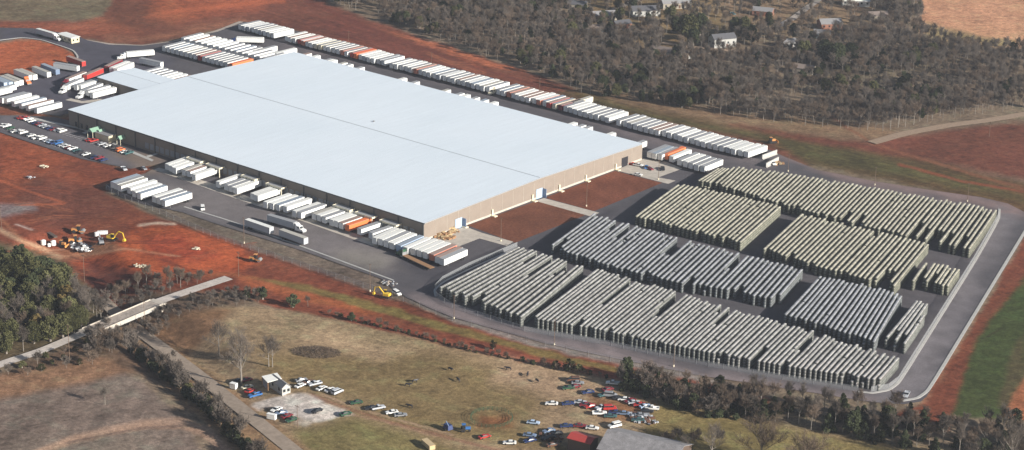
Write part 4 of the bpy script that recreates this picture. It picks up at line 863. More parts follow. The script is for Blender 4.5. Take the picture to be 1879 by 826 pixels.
def stacks():
    ks = []   # (x,y,level,ang,tone,rowid,blk,j)
    for bi, (near, far, n, tone) in enumerate(BLK):
        for r in range(n):
            t = r / max(1, n - 1); a = pl_at(near, t); b = pl_at(far, t); L = (b - a).length; u = (b - a).normalized(); ang = math.atan2(u.y, u.x)
            m = int(L / PS); s0 = random.choice([0, 0, 0, 0, 1, 1, 2]) if bi != 1 or r % 4 == 0 else 0; s1 = random.choice([0, 0, 0, 0, 0, 1, 1, 2])
            if random.random() < .035: s0 += random.randint(4, 12)
            if random.random() < .03: s1 += random.randint(4, 10)
            if bi == 10 and r in (47, 51, 54, 57): s0 += random.randint(10, 18)
            if bi == 6 and r in (25, 26): s0 += 12
            if bi in (1, 2) and r in (9, 20, 21, 33, 52): s1 += int(m * random.uniform(.35, .6))
            if bi == 0 and r in (5, 9, 13): s1 += int(m * random.uniform(.2, .5))
            bend = random.uniform(-.25, .25)
            rt = TONES[tone] * random.uniform(.93, 1.06) * np.array([1, 1, 1]) 
            for j in range(s0, m - s1):
                p = a + u * (j + .5) * PS + Vector((-u.y, u.x, 0)) * (bend * math.sin(j / max(1, m) * 3.14) + random.uniform(-.05, .05))
                top = 4
                if j == s0 and random.random() < .10: top = random.choice([2, 3])
                if random.random() < .004: top = 3
                for lv in range(top): ks.append((p.x, p.y, lv, ang, rt * random.uniform(.70, 1.20), bi, r, j - s0, lv == top - 1))
    # the ones that show largest: front columns of the nearest block
    camd = np.array([(k[0] - CAM[0]) ** 2 + (k[1] - CAM[1]) ** 2 for k in ks])
    cand = [i for i in np.argsort(camd) if (ks[i][7] == 0 or ks[i][8])][:300]; ind = set(int(i) for i in cand)
    V, Fq, A = [], [], []
    S = PS / 2 - .07; H_ = PH - .06; c_ = .12
    lo = np.array([(-S, -.56, .02), (S, -.56, .02), (S, .56, .02), (-S, .56, .02), (-S, -.56, H_ - c_), (S, -.56, H_ - c_), (S, .56, H_ - c_), (-S, .56, H_ - c_), (-S + c_, -.56 + c_, H_), (S - c_, -.56 + c_, H_), (S - c_, .56 - c_, H_), (-S + c_, .56 - c_, H_)])
    fq = np.array([(0, 1, 5, 4), (1, 2, 6, 5), (2, 3, 7, 6), (3, 0, 4, 7), (4, 5, 9, 8), (5, 6, 10, 9), (6, 7, 11, 10), (7, 4, 8, 11), (8, 9, 10, 11)])
    # pallet boards under each load
    rest = [k for i, k in enumerate(ks) if i not in ind]
    n = len(rest); arr = np.array([(k[0], k[1], k[2], k[3]) for k in rest]); ton = np.array([k[4] for k in rest])
    ca, sa = np.cos(arr[:, 3]), np.sin(arr[:, 3])
    VX = arr[:, 0][:, None] + lo[None, :, 0] * ca[:, None] - lo[None, :, 1] * sa[:, None]
    VY = arr[:, 1][:, None] + lo[None, :, 0] * sa[:, None] + lo[None, :, 1] * ca[:, None]
    VZ = .06 + arr[:, 2][:, None] * PH + lo[None, :, 2]
    VV = np.stack([VX, VY, VZ], -1).reshape(-1, 3); FF = (np.arange(n)[:, None, None] * 12 + fq[None]).reshape(-1, 4)
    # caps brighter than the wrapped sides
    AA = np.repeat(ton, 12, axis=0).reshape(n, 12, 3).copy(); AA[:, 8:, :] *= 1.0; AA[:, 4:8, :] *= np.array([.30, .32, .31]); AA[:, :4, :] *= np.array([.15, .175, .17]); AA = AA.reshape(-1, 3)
    M['wrap'] = mat('shrink_wrapped_goods', None, 0.55, 0.10, 3.0, 0.3, attr='tone')
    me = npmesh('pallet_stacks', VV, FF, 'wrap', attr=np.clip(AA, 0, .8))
    o = put('pallet_stacks', me); tagp(o, 'long parallel rows of pale wrapped pallet loads filling the fenced yard behind the front ends', 'pallets', kind='stuff')
    M['wrap2'] = mat('shrink_wrapped_goods_front', (0.56, 0.53, 0.49), 0.55, 0.10, 3.0, 0.3, objvar=.12)
    m_ = MB(); m_.v = [tuple(v) for v in lo]; m_.f = [tuple(int(q) for q in f) for f in fq]; mes = []
    for tt in range(5):
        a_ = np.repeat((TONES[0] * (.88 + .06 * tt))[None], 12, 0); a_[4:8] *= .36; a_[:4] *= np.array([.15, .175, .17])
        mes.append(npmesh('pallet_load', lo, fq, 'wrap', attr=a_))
    bd = MB(); 
    for yy in (-.45, 0, .45): bd.box((0, yy, -.02), (1.1, .12, .07))
    for i in sorted(ind):
        k = ks[i]; q = put('pallet_load', mes[i % 5], None, (k[0], k[1], .06 + k[2] * PH), 0); q.rotation_euler = (0, 0, k[3])
        tagp(q, 'pale wrapped pallet load among the outermost stacks of the nearest yard corner', 'pallet load', 'pallet loads in the nearest stacks')
stacks()

# ------------------------------------------------------------------ fences
def wiremat():
    m = bpy.data.materials.new('chain_link'); m.use_nodes = True; t = m.node_tree; N = t.nodes; L = t.links; b = N['Principled BSDF']
    b.inputs['Base Color'].default_value = (.5, .52, .54, 1); b.inputs['Roughness'].default_value = .5
    tr = N.new('ShaderNodeBsdfTransparent'); mx = N.new('ShaderNodeMixShader'); mx.inputs[0].default_value = .72
    L.new(b.outputs[0], mx.inputs[1]); L.new(tr.outputs[0], mx.inputs[2]); L.new(mx.outputs[0], N['Material Output'].inputs[0]); return m
M['wire'] = wiremat()
POSTM = MB().tube((0, 0, -.4), (0, 0, 2.3), .06, n=5).mesh('post', 'steel')
def fence(line, label, h=2.2, step=5.0):
    P = [GT(*p) for p in line]; r = empty('chain_link_fence', P[0], label=label, cat='fence'); o0 = P[0]
    m = MB(); rail = MB()
    for a, b in zip(P[:-1], P[1:]):
        a, b = a - o0, b - o0
        m.quad(a, b, b + Vector((0, 0, h)), a + Vector((0, 0, h))); rail.tube(a + Vector((0, 0, h)), b + Vector((0, 0, h)), .04, n=4)
        n = max(1, int((b - a).length / step))
        for k in range(n): put('post', POSTM, r, a.lerp(b, k / n))
    m.build('wire_mesh', 'wire', r); rail.build('top_rail', 'steel', r)
fence([(949, 453), (860, 491), (812, 516), (798, 531), (801, 546), (830, 566), (900, 588), (962, 608), (1100, 631), (1300, 673), (1436, 697), (1520, 710), (1575, 719)], 'chain link fence round the near side of the stack yard')
fence([(1832, 388), (1830, 402), (1788, 476), (1740, 553), (1698, 620), (1648, 700), (1630, 714), (1598, 719)], 'chain link fence along the right side of the stack yard inside the kerb')
fence([(195, 347), (205, 354), (280, 386), (400, 438), (520, 478), (600, 505), (700, 538), (760, 560)], 'chain link fence between gravel shoulder and red building site')
fence([(770, 563), (830, 588), (900, 608), (1000, 636), (1120, 662), (1290, 697)], 'chain link fence on the gravel bank south of the stacks', step=8)
# dock canopies
def canopy(pa, pb, depth, label):
    a, b = G(pa[0], pa[1], 4.7), G(pb[0], pb[1], 4.7); x0, x1 = a.x, b.x; y = (a.y + b.y) / 2
    r = empty('dock_canopy', ((x0 + x1) / 2, -depth / 2 - .3, 0), label=label, cat='canopy', group='canopies on the dock wall')
    w = x1 - x0
    MB().box((0, 0, 4.85), (w, depth, .12)).build('roof', 'trailer_roof', r)
    fr = MB(); fr.box((0, -depth / 2 - .08, 4.7), (w + .3, .16, .75)); fr.box((w / 2 + .09, 0, 4.7), (.16, depth, .75)); fr.box((-w / 2 - .09, 0, 4.7), (.16, depth, .75)); fr.build('fascia', 'paint_cream', r)
    for s in (-1, 1): MB().box((s * (w / 2 - .2), -depth / 2 + .1, 2.2), (.35, .35, 4.4)).build('post', 'paint_cream', r)
for (a, b, l) in (((342, 290), (368, 298), 'first cream-edged canopy from the left on the dock wall'), ((380, 301), (405, 309), 'second cream-edged canopy from the left on the dock wall'), ((451, 320), (476, 328), 'third cream-edged canopy from the left on the dock wall'), ((492, 336), (521, 345), 'fourth cream-edged canopy from the left on the dock wall'),
                  ((615, 376), (645, 386), 'fifth cream-edged canopy from the left on the dock wall'), ((656, 389), (687, 399), 'sixth cream-edged canopy from the left on the dock wall'), ((702, 403), (732, 413), 'last cream-edged canopy towards the near warehouse corner')):
    canopy(a, b, 3.4, l)

# ------------------------------------------------------------------ poles
def pole(px, py, h, label, lamp=True, grp='light poles'):
    p = GT(px, py); r = empty('light_pole' if lamp else 'utility_pole', p, label=label, cat='pole')
    MB().tube((0, 0, -.3), (0, 0, h), .13, .08, n=7).build('pole', 'post', r)
    if lamp:
        MB().tube((0, 0, 0), (0, 0, .8), .3, n=8).build('footing', 'paint_cream', r); m = MB(); m.box((0, 0, h), (1.1, .35, .14)); m.build('lamp_head', 'post', r)
    else:
        m = MB(); m.box((0, 0, h - .7), (2.2, .14, .16)); m.build('crossarm', 'post', r)
for (x, y, h, l) in [(448, 447, 12, 'light pole on the gravel shoulder by the lane kerb'), (679, 535, 12, 'light pole at the lower end of the lane kerb'), (833, 585, 10, 'light pole at the near left corner of the stacks'), (1017, 633, 11, 'light pole on the bank below the middle of the stacks'), (1236, 673, 11, 'light pole on the bank near the scrub'),
                     (919, 443, 11, 'light pole in the left soil island'), (1076, 379, 11, 'light pole in the right soil island'), (1208, 330, 10, 'light pole by the right end apron'), (640, 88, 10, 'light pole behind the left part of the far row'), (792, 128, 10, 'light pole behind the middle of the far row'), (990, 176, 10, 'light pole behind the far row near the red truck'), (1446, 315, 9, 'light pole between far row and stacks'), (1605, 340, 9, 'light pole behind the far stack rows'), (1775, 370, 9, 'light pole at the far right stack corner')]:
    pole(x, y, h, l)
for (x, y, h, l) in [(155, 515, 12, 'wooden utility pole on the red site left of the bridge'), (438, 506, 11, 'wooden utility pole above the right end of the bridge road'), (3, 420, 11, 'wooden utility pole at the left picture edge'), (266, 606, 13, 'wooden utility pole beside the bridge parapet'), (128, 662, 15, 'wooden utility pole below the bridge road'), (546, 785, 9, 'wooden utility pole at the gravel edge'), (1815, 250, 8, 'wooden utility pole by the right dirt road')]:
    pole(x, y, h, l, False)

# ------------------------------------------------------------------ houses, farm
def house(px, py, L, Wd, h, rise, ang, wm, rm, label):
    p = G(px, py); u = Vector((math.cos(ang), math.sin(ang), 0)); v = Vector((-u.y, u.x, 0)); p0 = p - u * L / 2 - v * Wd / 2
    return simple_building('house', p0, p0 + u * L, p0 + v * Wd, h, wm, rm, label, 'house', rise=rise)
colmat('wall_white', (0.42, 0.42, 0.40)); colmat('wall_cream', (0.30, 0.27, 0.22)); colmat('wall_blue', (0.24, 0.29, 0.32)); colmat('roof_brown', (0.2, 0.16, 0.14), .8)
for a in [(1106, 34, 16, 9, 3, 2, 1.0, 'wall_cream', 'roof_grey', 'cream house with a grey roof at the left of the village'), (1183, 26, 18, 9, 3.2, 2.4, .9, 'wall_white', 'roof_dark', 'white house with a dark roof behind the pine'),
          (1238, 12, 20, 10, 3.4, 3, 1.0, 'wall_cream', 'roof_grey', 'cream gabled house at the top edge of the village'), (1325, 84, 15, 8, 5.2, 2.4, 1.1, 'wall_white', 'roof_dark', 'tall white house with a dark roof by the village road'),
          (1230, 102, 24, 7, 3, 1.8, .15, 'wall_white', 'roof_brown', 'long low white house among bare trees'), (1570, 8, 18, 9, 3.4, 2, .6, 'wall_white', 'roof_white', 'white house with a bright roof at the top edge'),
          (1522, 50, 14, 9, 3.2, 2.4, .9, 'brick', 'roof_grey', 'brick house with a grey roof right of the village'), (1508, 68, 10, 7, 3, 1.6, .4, 'wall_blue', 'roof_grey', 'pale blue house below the brick one'),
          (1475, 132, 12, 7, 2.8, 1.6, .3, 'wall_cream', 'roof_brown', 'cream cottage hidden in the right wood'), (1060, 14, 12, 8, 2.8, 1.8, .5, 'wall_cream', 'roof_dark', 'small cream house at the upper left edge of the village'), (1140, 50, 11, 7, 2.8, 1.8, 1.2, 'brick', 'roof_dark', 'small brick house between the left village houses'), (1400, 26, 13, 8, 2.8, 1.8, .4, 'brick', 'roof_grey', 'brick bungalow left of the gravel village road'), (1446, 84, 10, 7, 2.8, 1.6, 1.1, 'wall_white', 'roof_grey', 'small white cabin below the gravel village road'), (1610, 34, 13, 8, 2.8, 1.8, .9, 'wall_cream', 'roof_brown', 'cream house at the right end of the village'),
          (1090, 58, 12, 8, 2.8, 1.8, .7, 'wall_blue', 'roof_brown', 'pale blue bungalow in the wood left of the pine')]:
    house(*a)
fh = simple_building('farm_house', GT(516, 724.5), GT(493, 708.5), GT(533, 720), 2.9, 'wall_white', 'roof_grey', 'small white farm house with a grey roof beside the gravel yard', 'house', rise=1.3)
# white canopy shed behind it
def open_shed():
    p = [G(480, 691, 3.3), G(508.6, 684.6, 3.3), G(517, 695, 3.3), G(491, 702.5, 3.3)]; c = sum(p, Vector()) / 4; c.z = 0
    r = empty('open_shed', c, label='white-roofed open shed behind the farm house', cat='shed')
    q = [a - c for a in p]; m = MB(); m.quad(*q); i = len(m.v); m.v += [(a.x, a.y, a.z + .15) for a in q]; m.f += [(4, 5, 6, 7)] + [(k, (k + 1) % 4, 4 + (k + 1) % 4, 4 + k) for k in range(4)]; m.build('roof', 'roof_white', r)
    for a in q: MB().box((a.x * .94, a.y * .94, 1.6), (.2, .2, 3.3)).build('post', 'wood', r)
    b = q[0] * .9; d = q[3] * .9; w = MB(); w.quad((b.x, b.y, 0), (d.x, d.y, 0), (d.x, d.y, 3.2), (b.x, b.y, 3.2)); w.build('back_wall', 'paint_grey', r)
open_shed()
M['barn_tin'] = mat('barn_tin', (0.25, 0.24, 0.245), .7, .28, .45, .3, scale2=2.5); colmat('barn_wood', (0.10, 0.07, 0.055), .9)
def barn():
    h = 5.5; a = G(1098, 795, h); ridge0 = G(1117, 789, h + 3.2); ridge1 = G(1235, 815, h + 3.2)
    u = (ridge1 - ridge0); u.z = 0; L = u.length * 1.15; u.normalize(); v = Vector((-u.y, u.x, 0)); b = 9.0
    r0 = Vector((ridge0.x, ridge0.y, 0)); p0 = r0 - v * b
    simple_building('barn', p0, p0 + u * L, p0 + v * 2 * b, h, 'barn_wood', 'barn_tin', 'big old barn with a weathered grey tin roof at the bottom edge', 'barn', rise=3.2, over=.5, windows=False)
    g = simple_building('red_roof_shed', G(1041, 825), G(1082, 836), G(1052, 812), 4.4, 'barn_wood', 'roof_red', 'dark wooden shed with a bright red roof left of the barn', 'shed', rise=.9, over=.3, windows=False)
barn()
def round_pen():
    c = G(902, 769); r = empty('round_pen', c, label='round metal-railed horse pen in the pasture', cat='pen'); R = (G(940, 769) - G(863, 767)).length / 2
    m = MB(); n = 28
    for k in range(n):
        a, b = 2 * math.pi * k / n, 2 * math.pi * (k + 1) / n; A, B = Vector((R * math.cos(a), R * math.sin(a), 0)), Vector((R * math.cos(b), R * math.sin(b), 0))
        for z in (.5, .95, 1.4): m.tube(A + Vector((0, 0, z)), B + Vector((0, 0, z)), .05, n=4)
    m.build('rails', 'paint_green', r)
    pm = MB().tube((0, 0, -.2), (0, 0, 1.5), .06, n=5).mesh('post', 'paint_green')
    for k in range(n): put('post', pm, r, (R * math.cos(2 * math.pi * k / n), R * math.sin(2 * math.pi * k / n), 0))
    0 and sheet('pen_ground', [(c.x + (R + .6) * math.cos(t * .3), c.y + (R + .6) * math.sin(t * .3)) for t in range(21)], 'dirtroad', .03, world=True)
round_pen()

# animals: one continuous skinned mesh
def cow_mesh():
    P = [(0, -.1, 1.15), (0, .55, 1.2), (0, .95, 1.15), (0, -.75, 1.15), (0, -1.15, 1.3), (0, -1.45, 1.25), (0, -1.85, 1.0), (0, 1.05, .8), (0, 1.08, .45)]
    E = [(0, 1), (1, 2), (0, 3), (3, 4), (4, 5), (5, 6), (2, 7), (7, 8)]; Rr = [.36, .36, .28, .34, .24, .17, .1, .04, .03]
    for s in (-1, 1):
        for base, y, pts in ((3, -.7, [(.22, -.72, .85), (.22, -.7, .45), (.22, -.74, .02)]), (2, .8, [(.22, .85, .8), (.22, 1.0, .45), (.22, .92, .02)])):
            prev = base
            for (x, yy, z), rr in zip(pts, (.13, .08, .07)): P.append((s * x, yy, z)); Rr.append(rr); E.append((prev, len(P) - 1)); prev = len(P) - 1
        P.append((s * .22, -1.42, 1.38)); Rr.append(.05); E.append((5, len(P) - 1))
    me = bpy.data.meshes.new('cow_skeleton'); me.from_pydata(P, E, []); o = bpy.data.objects.new('cow_tmp', me); COL.objects.link(o)
    sk = o.modifiers.new('s', 'SKIN'); 
    if not me.skin_vertices: me.skin_vertices  # created with the modifier
    lay = me.skin_vertices[0].data if len(me.skin_vertices) else None
    if lay:
        for v, rr in zip(lay, Rr): v.radius = (rr, rr)
        lay[0].use_root = True
    sb = o.modifiers.new('d', 'SUBSURF'); sb.levels = 1; sb.render_levels = 1
    dg = bpy.context.evaluated_depsgraph_get(); out = bpy.data.meshes.new_from_object(o.evaluated_get(dg)); bpy.data.objects.remove(o)
    out.name = 'cow'; out.materials.clear(); out.materials.append(M['paint_black']); return out
try: CM = cow_mesh()
except Exception as ex: print('cow failed', ex); CM = None
if CM and len(CM.polygons) > 20:
    for i, (x, y, l) in enumerate([(748, 709, 'black cow, lower left of the pair in the middle of the pasture'), (761, 702, 'black cow, upper right of the pair in the middle of the pasture'), (841, 700, 'lone black cow right of the cow pair'), (826, 680, 'small far black cow near the hedge'), (985, 701, 'dark cow in the dry grass left of the wrecks'), (933, 679, 'dark cow high in the pasture under the hedge'), (752, 748, 'dark cow above the farm track'), (968, 690, 'dark cow between the high one and the wrecks')]):
        o = put('cow', CM if i == 0 else CM, None, GT(x, y) + Vector((0, 0, -.12)), random.uniform(0, 6)); tagp(o, l, 'cow', 'cattle in the pasture')

# ------------------------------------------------------------------ machines and clutter on the red site
colmat('mach_yellow', (0.75, 0.5, 0.05)); colmat('mach_orange', (0.55, 0.25, 0.08))
def excavator(px, py, ang, s, col, label, cat='excavator', name='excavator'):
    r = empty(name, GT(px, py), ang, s, label=label, cat=cat)
    for k in (-1, 1):
        t = MB(); t.prism([(-2, .15), (-2.2, .5), (-1.9, .9), (1.9, .9), (2.2, .5), (2, .15)], k * 1.3 - .3, k * 1.3 + .3); t.build('track', 'dark', r)
    b = MB(); b.box((-.6, 0, 1.7), (3.0, 2.5, 1.1)); b.box((0, 0, 1.05), (1.4, 1.4, .3)); b.build('house', col, r)
    c = MB(); c.box((.7, -.8, 2.5), (1.5, .95, 1.6), taper=.85); c.build('cab', 'glass', r); MB().box((.7, -.8, 3.35), (1.4, .9, .12)).build('cab_roof', col, r)
    m = MB(); m.tube((.8, .2, 1.8), (3.4, .2, 4.6), .32, .28, n=4); m.tube((3.4, .2, 4.6), (5.4, .2, 4.2), .28, .2, n=4); m.build('boom', col, r)
    m = MB(); m.tube((5.4, .2, 4.3), (6.2, .2, 1.6), .24, .16, n=4); m.build('stick', col, r)
    m = MB(); m.prism([(5.7, 1.6), (6.6, 1.5), (6.7, .6), (5.9, .3), (5.5, .8)], -.4, .8); m.build('bucket', col, r)
excavator(206, 441, .3, 1.0, 'mach_yellow', 'big yellow excavator working on the red site')
excavator(186, 448, 2.6, .8, 'paint_grey', 'small dark excavator left of the big yellow one')
excavator(708, 546, 3.4, .9, 'mach_yellow', 'yellow backhoe digger at the lower end of the lane', 'backhoe')
def roller(px, py, ang, label, s=1.2):
    r = empty('soil_compactor', GT(px, py), ang, s, label=label, cat='roller')
    MB().tube((1.7, -1.05, .75), (1.7, 1.05, .75), .75, n=14).build('drum', 'steel', r)
    m = MB(); m.box((1.7, 1.2, .85), (1.8, .14, .3)); m.box((1.7, -1.2, .85), (1.8, .14, .3)); m.box((.65, 0, .95), (.2, 2.5, .3)); m.build('drum_frame', 'mach_orange', r)
    m = MB(); m.box((-1.4, 0, 1.25), (2.2, 1.6, .9), taper=.9); m.build('engine_hood', 'mach_orange', r)
    MB().box((.1, 0, 2.0), (1.1, 1.4, 1.5), taper=.9).build('cab', 'glass', r); MB().box((.1, 0, 2.85), (1.4, 1.6, .12)).build('cab_roof', 'mach_orange', r)
    for k in (-1, 1): put('wheel', WH, r, (-1.4, k * .95, .6), math.pi / 2).scale = (1, 1.3, 1.3)
roller(144, 427, .6, 'orange soil roller, the farther of the two behind the scrap heap'); roller(138, 445, 1.0, 'orange soil roller, the nearer of the two behind the scrap heap')
roller(469, 479, .4, 'pale yellow roller on the red bank below the gravel shoulder', 1.1)
def dozer(px, py, ang, label, col='mach_orange', s=1):
    r = empty('bulldozer', GT(px, py), ang, s, label=label, cat='bulldozer')
    for k in (-1, 1): t = MB(); t.prism([(-1.7, .1), (-1.9, .5), (-1.5, .95), (1.5, .95), (1.9, .5), (1.7, .1)], k * .95 - .25, k * .95 + .25); t.build('track', 'dark', r)
    MB().box((.5, 0, 1.4), (1.9, 1.1, .9)).build('engine_hood', col, r); MB().box((-.8, 0, 1.9), (1.1, 1.3, 1.5), taper=.88).build('cab', 'glass', r); MB().box((-.8, 0, 2.72), (1.3, 1.5, .1)).build('cab_roof', col, r)
    b = MB(); b.prism([(2.3, .05), (2.5, .1), (2.35, .6), (2.45, 1.2), (2.25, 1.2), (2.15, .6)], -1.6, 1.6); b.build('blade', col, r)
dozer(115, 452, .3, 'small orange bulldozer right of the white tanks'); dozer(1417, 262, 1.0, 'tan bulldozer on the soil behind the last far trailers', 'mach_orange', 1.1)
def tank(px, py, label, s=1):
    r = empty('water_tank', GT(px, py), random.uniform(0, 3), s, label=label, cat='tank')
    MB().tube((0, 0, .1), (0, 0, 2.0), 1.15, n=16).build('shell', 'paint_white', r); MB().tube((0, 0, 2.0), (0, 0, 2.35), 1.15, .35, n=16).build('lid', 'paint_white', r)
tank(79.6, 449, 'left white tank at the tree edge of the red site'); tank(98, 450, 'right white tank at the tree edge of the red site'); tank(90, 452.5, 'smaller low white tank between the two large ones', .65)
tank(177, 433, 'narrow cream tank above the big excavator', .8)
def crate_like(px, py, L, Wd, h, ang, col, label, name='site_box', cat='container'):
    r = empty(name, GT(px, py), ang, label=label, cat=cat); MB().box((0, 0, h / 2 + .15), (L, Wd, h)).build('shell', col, r); MB().box((0, 0, h + .2), (L + .15, Wd + .15, .1)).build('lid', col, r)
    for s in (-1, 1): MB().box((s * L * .35, 0, .08), (.2, Wd, .15)).build('skid', 'dark', r)
crate_like(186, 430, 3.2, 1.4, 1.2, .8, 'paint_white', 'white box standing left of the pair above the excavator'); crate_like(191, 429.5, 3.2, 1.4, 1.2, .8, 'paint_white', 'white box standing right of the pair above the excavator')
crate_like(429, 713, 2.6, 1.6, 2.0, .2, 'paint_white', 'white box left of the big bare tree', 'storage_box'); crate_like(498.5, 769, 3.4, 1.4, 1.8, .3, 'paint_white', 'white box left of the four cars at the gravel corner', 'storage_box')
crate_like(96, 433, 7, 1.6, .5, -.2, 'barn_wood', 'dark stack of timber on the red site above the tanks', 'timber_stack', 'timber')
crate_like(786, 820, 6.2, 2.2, 1.6, -.35, 'paint_tan', 'tan covered farm trailer below the track', 'farm_trailer', 'trailer')
def heap(name, px, py, n, rad, size, mats, label, cat, h=1.0, seed=1):
    rnd = random.Random(seed); r = empty(name, GT(px, py), label=label, cat=cat)
    for mi, mm in enumerate(mats):
        m = MB()
        for k in range(n // len(mats)):
            a, d = rnd.uniform(0, 6.28), rad * math.sqrt(rnd.random()); z = h * (1 - d / rad) * rnd.random(); sx = size * rnd.uniform(.5, 1.5)
            m.box((d * math.cos(a) * 1.5, d * math.sin(a), z + sx * .3), (sx * rnd.uniform(.6, 2.5), sx, sx * rnd.uniform(.3, .8)), rz=rnd.uniform(0, 3))
        m.build(['debris', 'boards', 'scrap'][mi % 3], mm, r)
    return r
heap('scrap_heap', 152, 454, 90, 4.5, .8, ['paint_black', 'paint_white', 'paint_grey'], 'long black and white scrap heap along the red site track', 'scrap heap')
heap('lumber_pile', 812, 433, 90, 4, .9, ['wood', 'paint_tan'], 'orange brown heap of broken pallets on the apron at the near corner', 'pallet heap', 1.6, 3)
heap('lumber_pile', 826, 424, 60, 3, .8, ['wood', 'paint_tan'], 'smaller heap of broken pallets against the sunlit end wall', 'pallet heap', 1.5, 4)
heap('rock_pile', 258, 489, 22, 2.2, .5, ['paint_cream'], 'cream rock outline lying on the bright red soil', 'rocks', .4, 5)
heap('rock_pile', 714, 520, 26, 2.6, .45, ['paint_silver', 'gravel'], 'grey rubble at the end of the lane kerb', 'rubble', .4, 6)
heap('rock_pile', 360, 457, 8, 1.3, .6, ['paint_cream'], 'few pale blocks in the middle of the red mound', 'rubble', .3, 8)
heap('rock_pile', 80, 306, 18, 1.8, .55, ['paint_cream'], 'cream rubble, upper heap on the left red site', 'rubble', .5, 9)
heap('rock_pile', 56, 326, 12, 2.0, .5, ['paint_silver'], 'grey white rubble, lower heap on the left red site', 'rubble', .4, 10)
heap('scrap_heap', 1180, 768, 90, 4.0, .6, ['paint_grey', 'paint_brown', 'paint_silver'], 'tangle of scrap metal at the right end of the salvage cars', 'scrap heap', 1.0, 11)
heap('scrap_heap', 1010, 803, 50, 3.4, .6, ['paint_black', 'paint_brown'], 'dark junk heap left of the red roofed shed', 'scrap heap', .8, 12)
heap('debris_pile', 1424, 300, 30, 3.0, .8, ['wood', 'paint_tan'], 'tan timber pile behind the far corner of the stack yard', 'timber', .8, 13)
def tractor_farm(px, py, ang, col, label):
    r = empty('farm_tractor', GT(px, py), ang, label=label, cat='tractor')
    MB().box((.9, 0, 1.2), (1.9, .8, .8)).build('hood', 'paint_' + col, r); MB().box((-.6, 0, 1.9), (1.2, 1.3, 1.4), taper=.9).build('cab', 'glass', r); MB().box((-.6, 0, 2.68), (1.5, 1.5, .14)).build('cab_roof', 'paint_' + col, r)
    for s in (-1, 1):
        MB().tube((-.8, s * .75, .8), (-.8, s * 1.15, .8), .8, n=14).build('rear_wheel', 'dark', r); MB().tube((1.4, s * .6, .45), (1.4, s * .9, .45), .45, n=12).build('front_wheel', 'dark', r)
tractor_farm(854, 791, .8, 'blue', 'blue farm tractor left of the round pen'); 
def baler(px, py, ang, label):
    r = empty('hay_machine', GT(px, py), ang, label=label, cat='farm machine')
    MB().box((0, 0, 1.4), (3.4, 2.2, 1.6), taper=.8).build('hopper', 'paint_navy', r); MB().tube((1.7, 0, .9), (4.2, 0, .6), .12).build('drawbar', 'steel', r)
    m = MB(); m.tube((-1.2, .6, 2.2), (.4, .6, 3.4), .2); m.build('chute', 'paint_slate', r)
    for s in (-1, 1): put('wheel', WH, r, (-.3, s * 1.3, .6), math.pi / 2)
baler(822, 789, 2.9, 'dark blue hay machine left of the blue tractor')
# retaining barriers at the far corner
for (a, b, l) in (((1398, 293), (1425, 283), 'upper grey concrete barrier behind the far yard corner'), ((1405, 308), (1428, 296), 'lower grey concrete barrier behind the far yard corner')):
    p, q = G(*a), G(*b); u = q - p; r = empty('concrete_barrier', (p + q) / 2, math.atan2(u.y, u.x), label=l, cat='barrier'); MB().box((0, 0, 1.2), (u.length, .5, 2.4)).build('wall', 'kerb', r); MB().box((0, 0, .2), (u.length, 1.2, .4)).build('base', 'kerb', r)
for (x, y) in ((1017, 633), (1236, 673)): pass

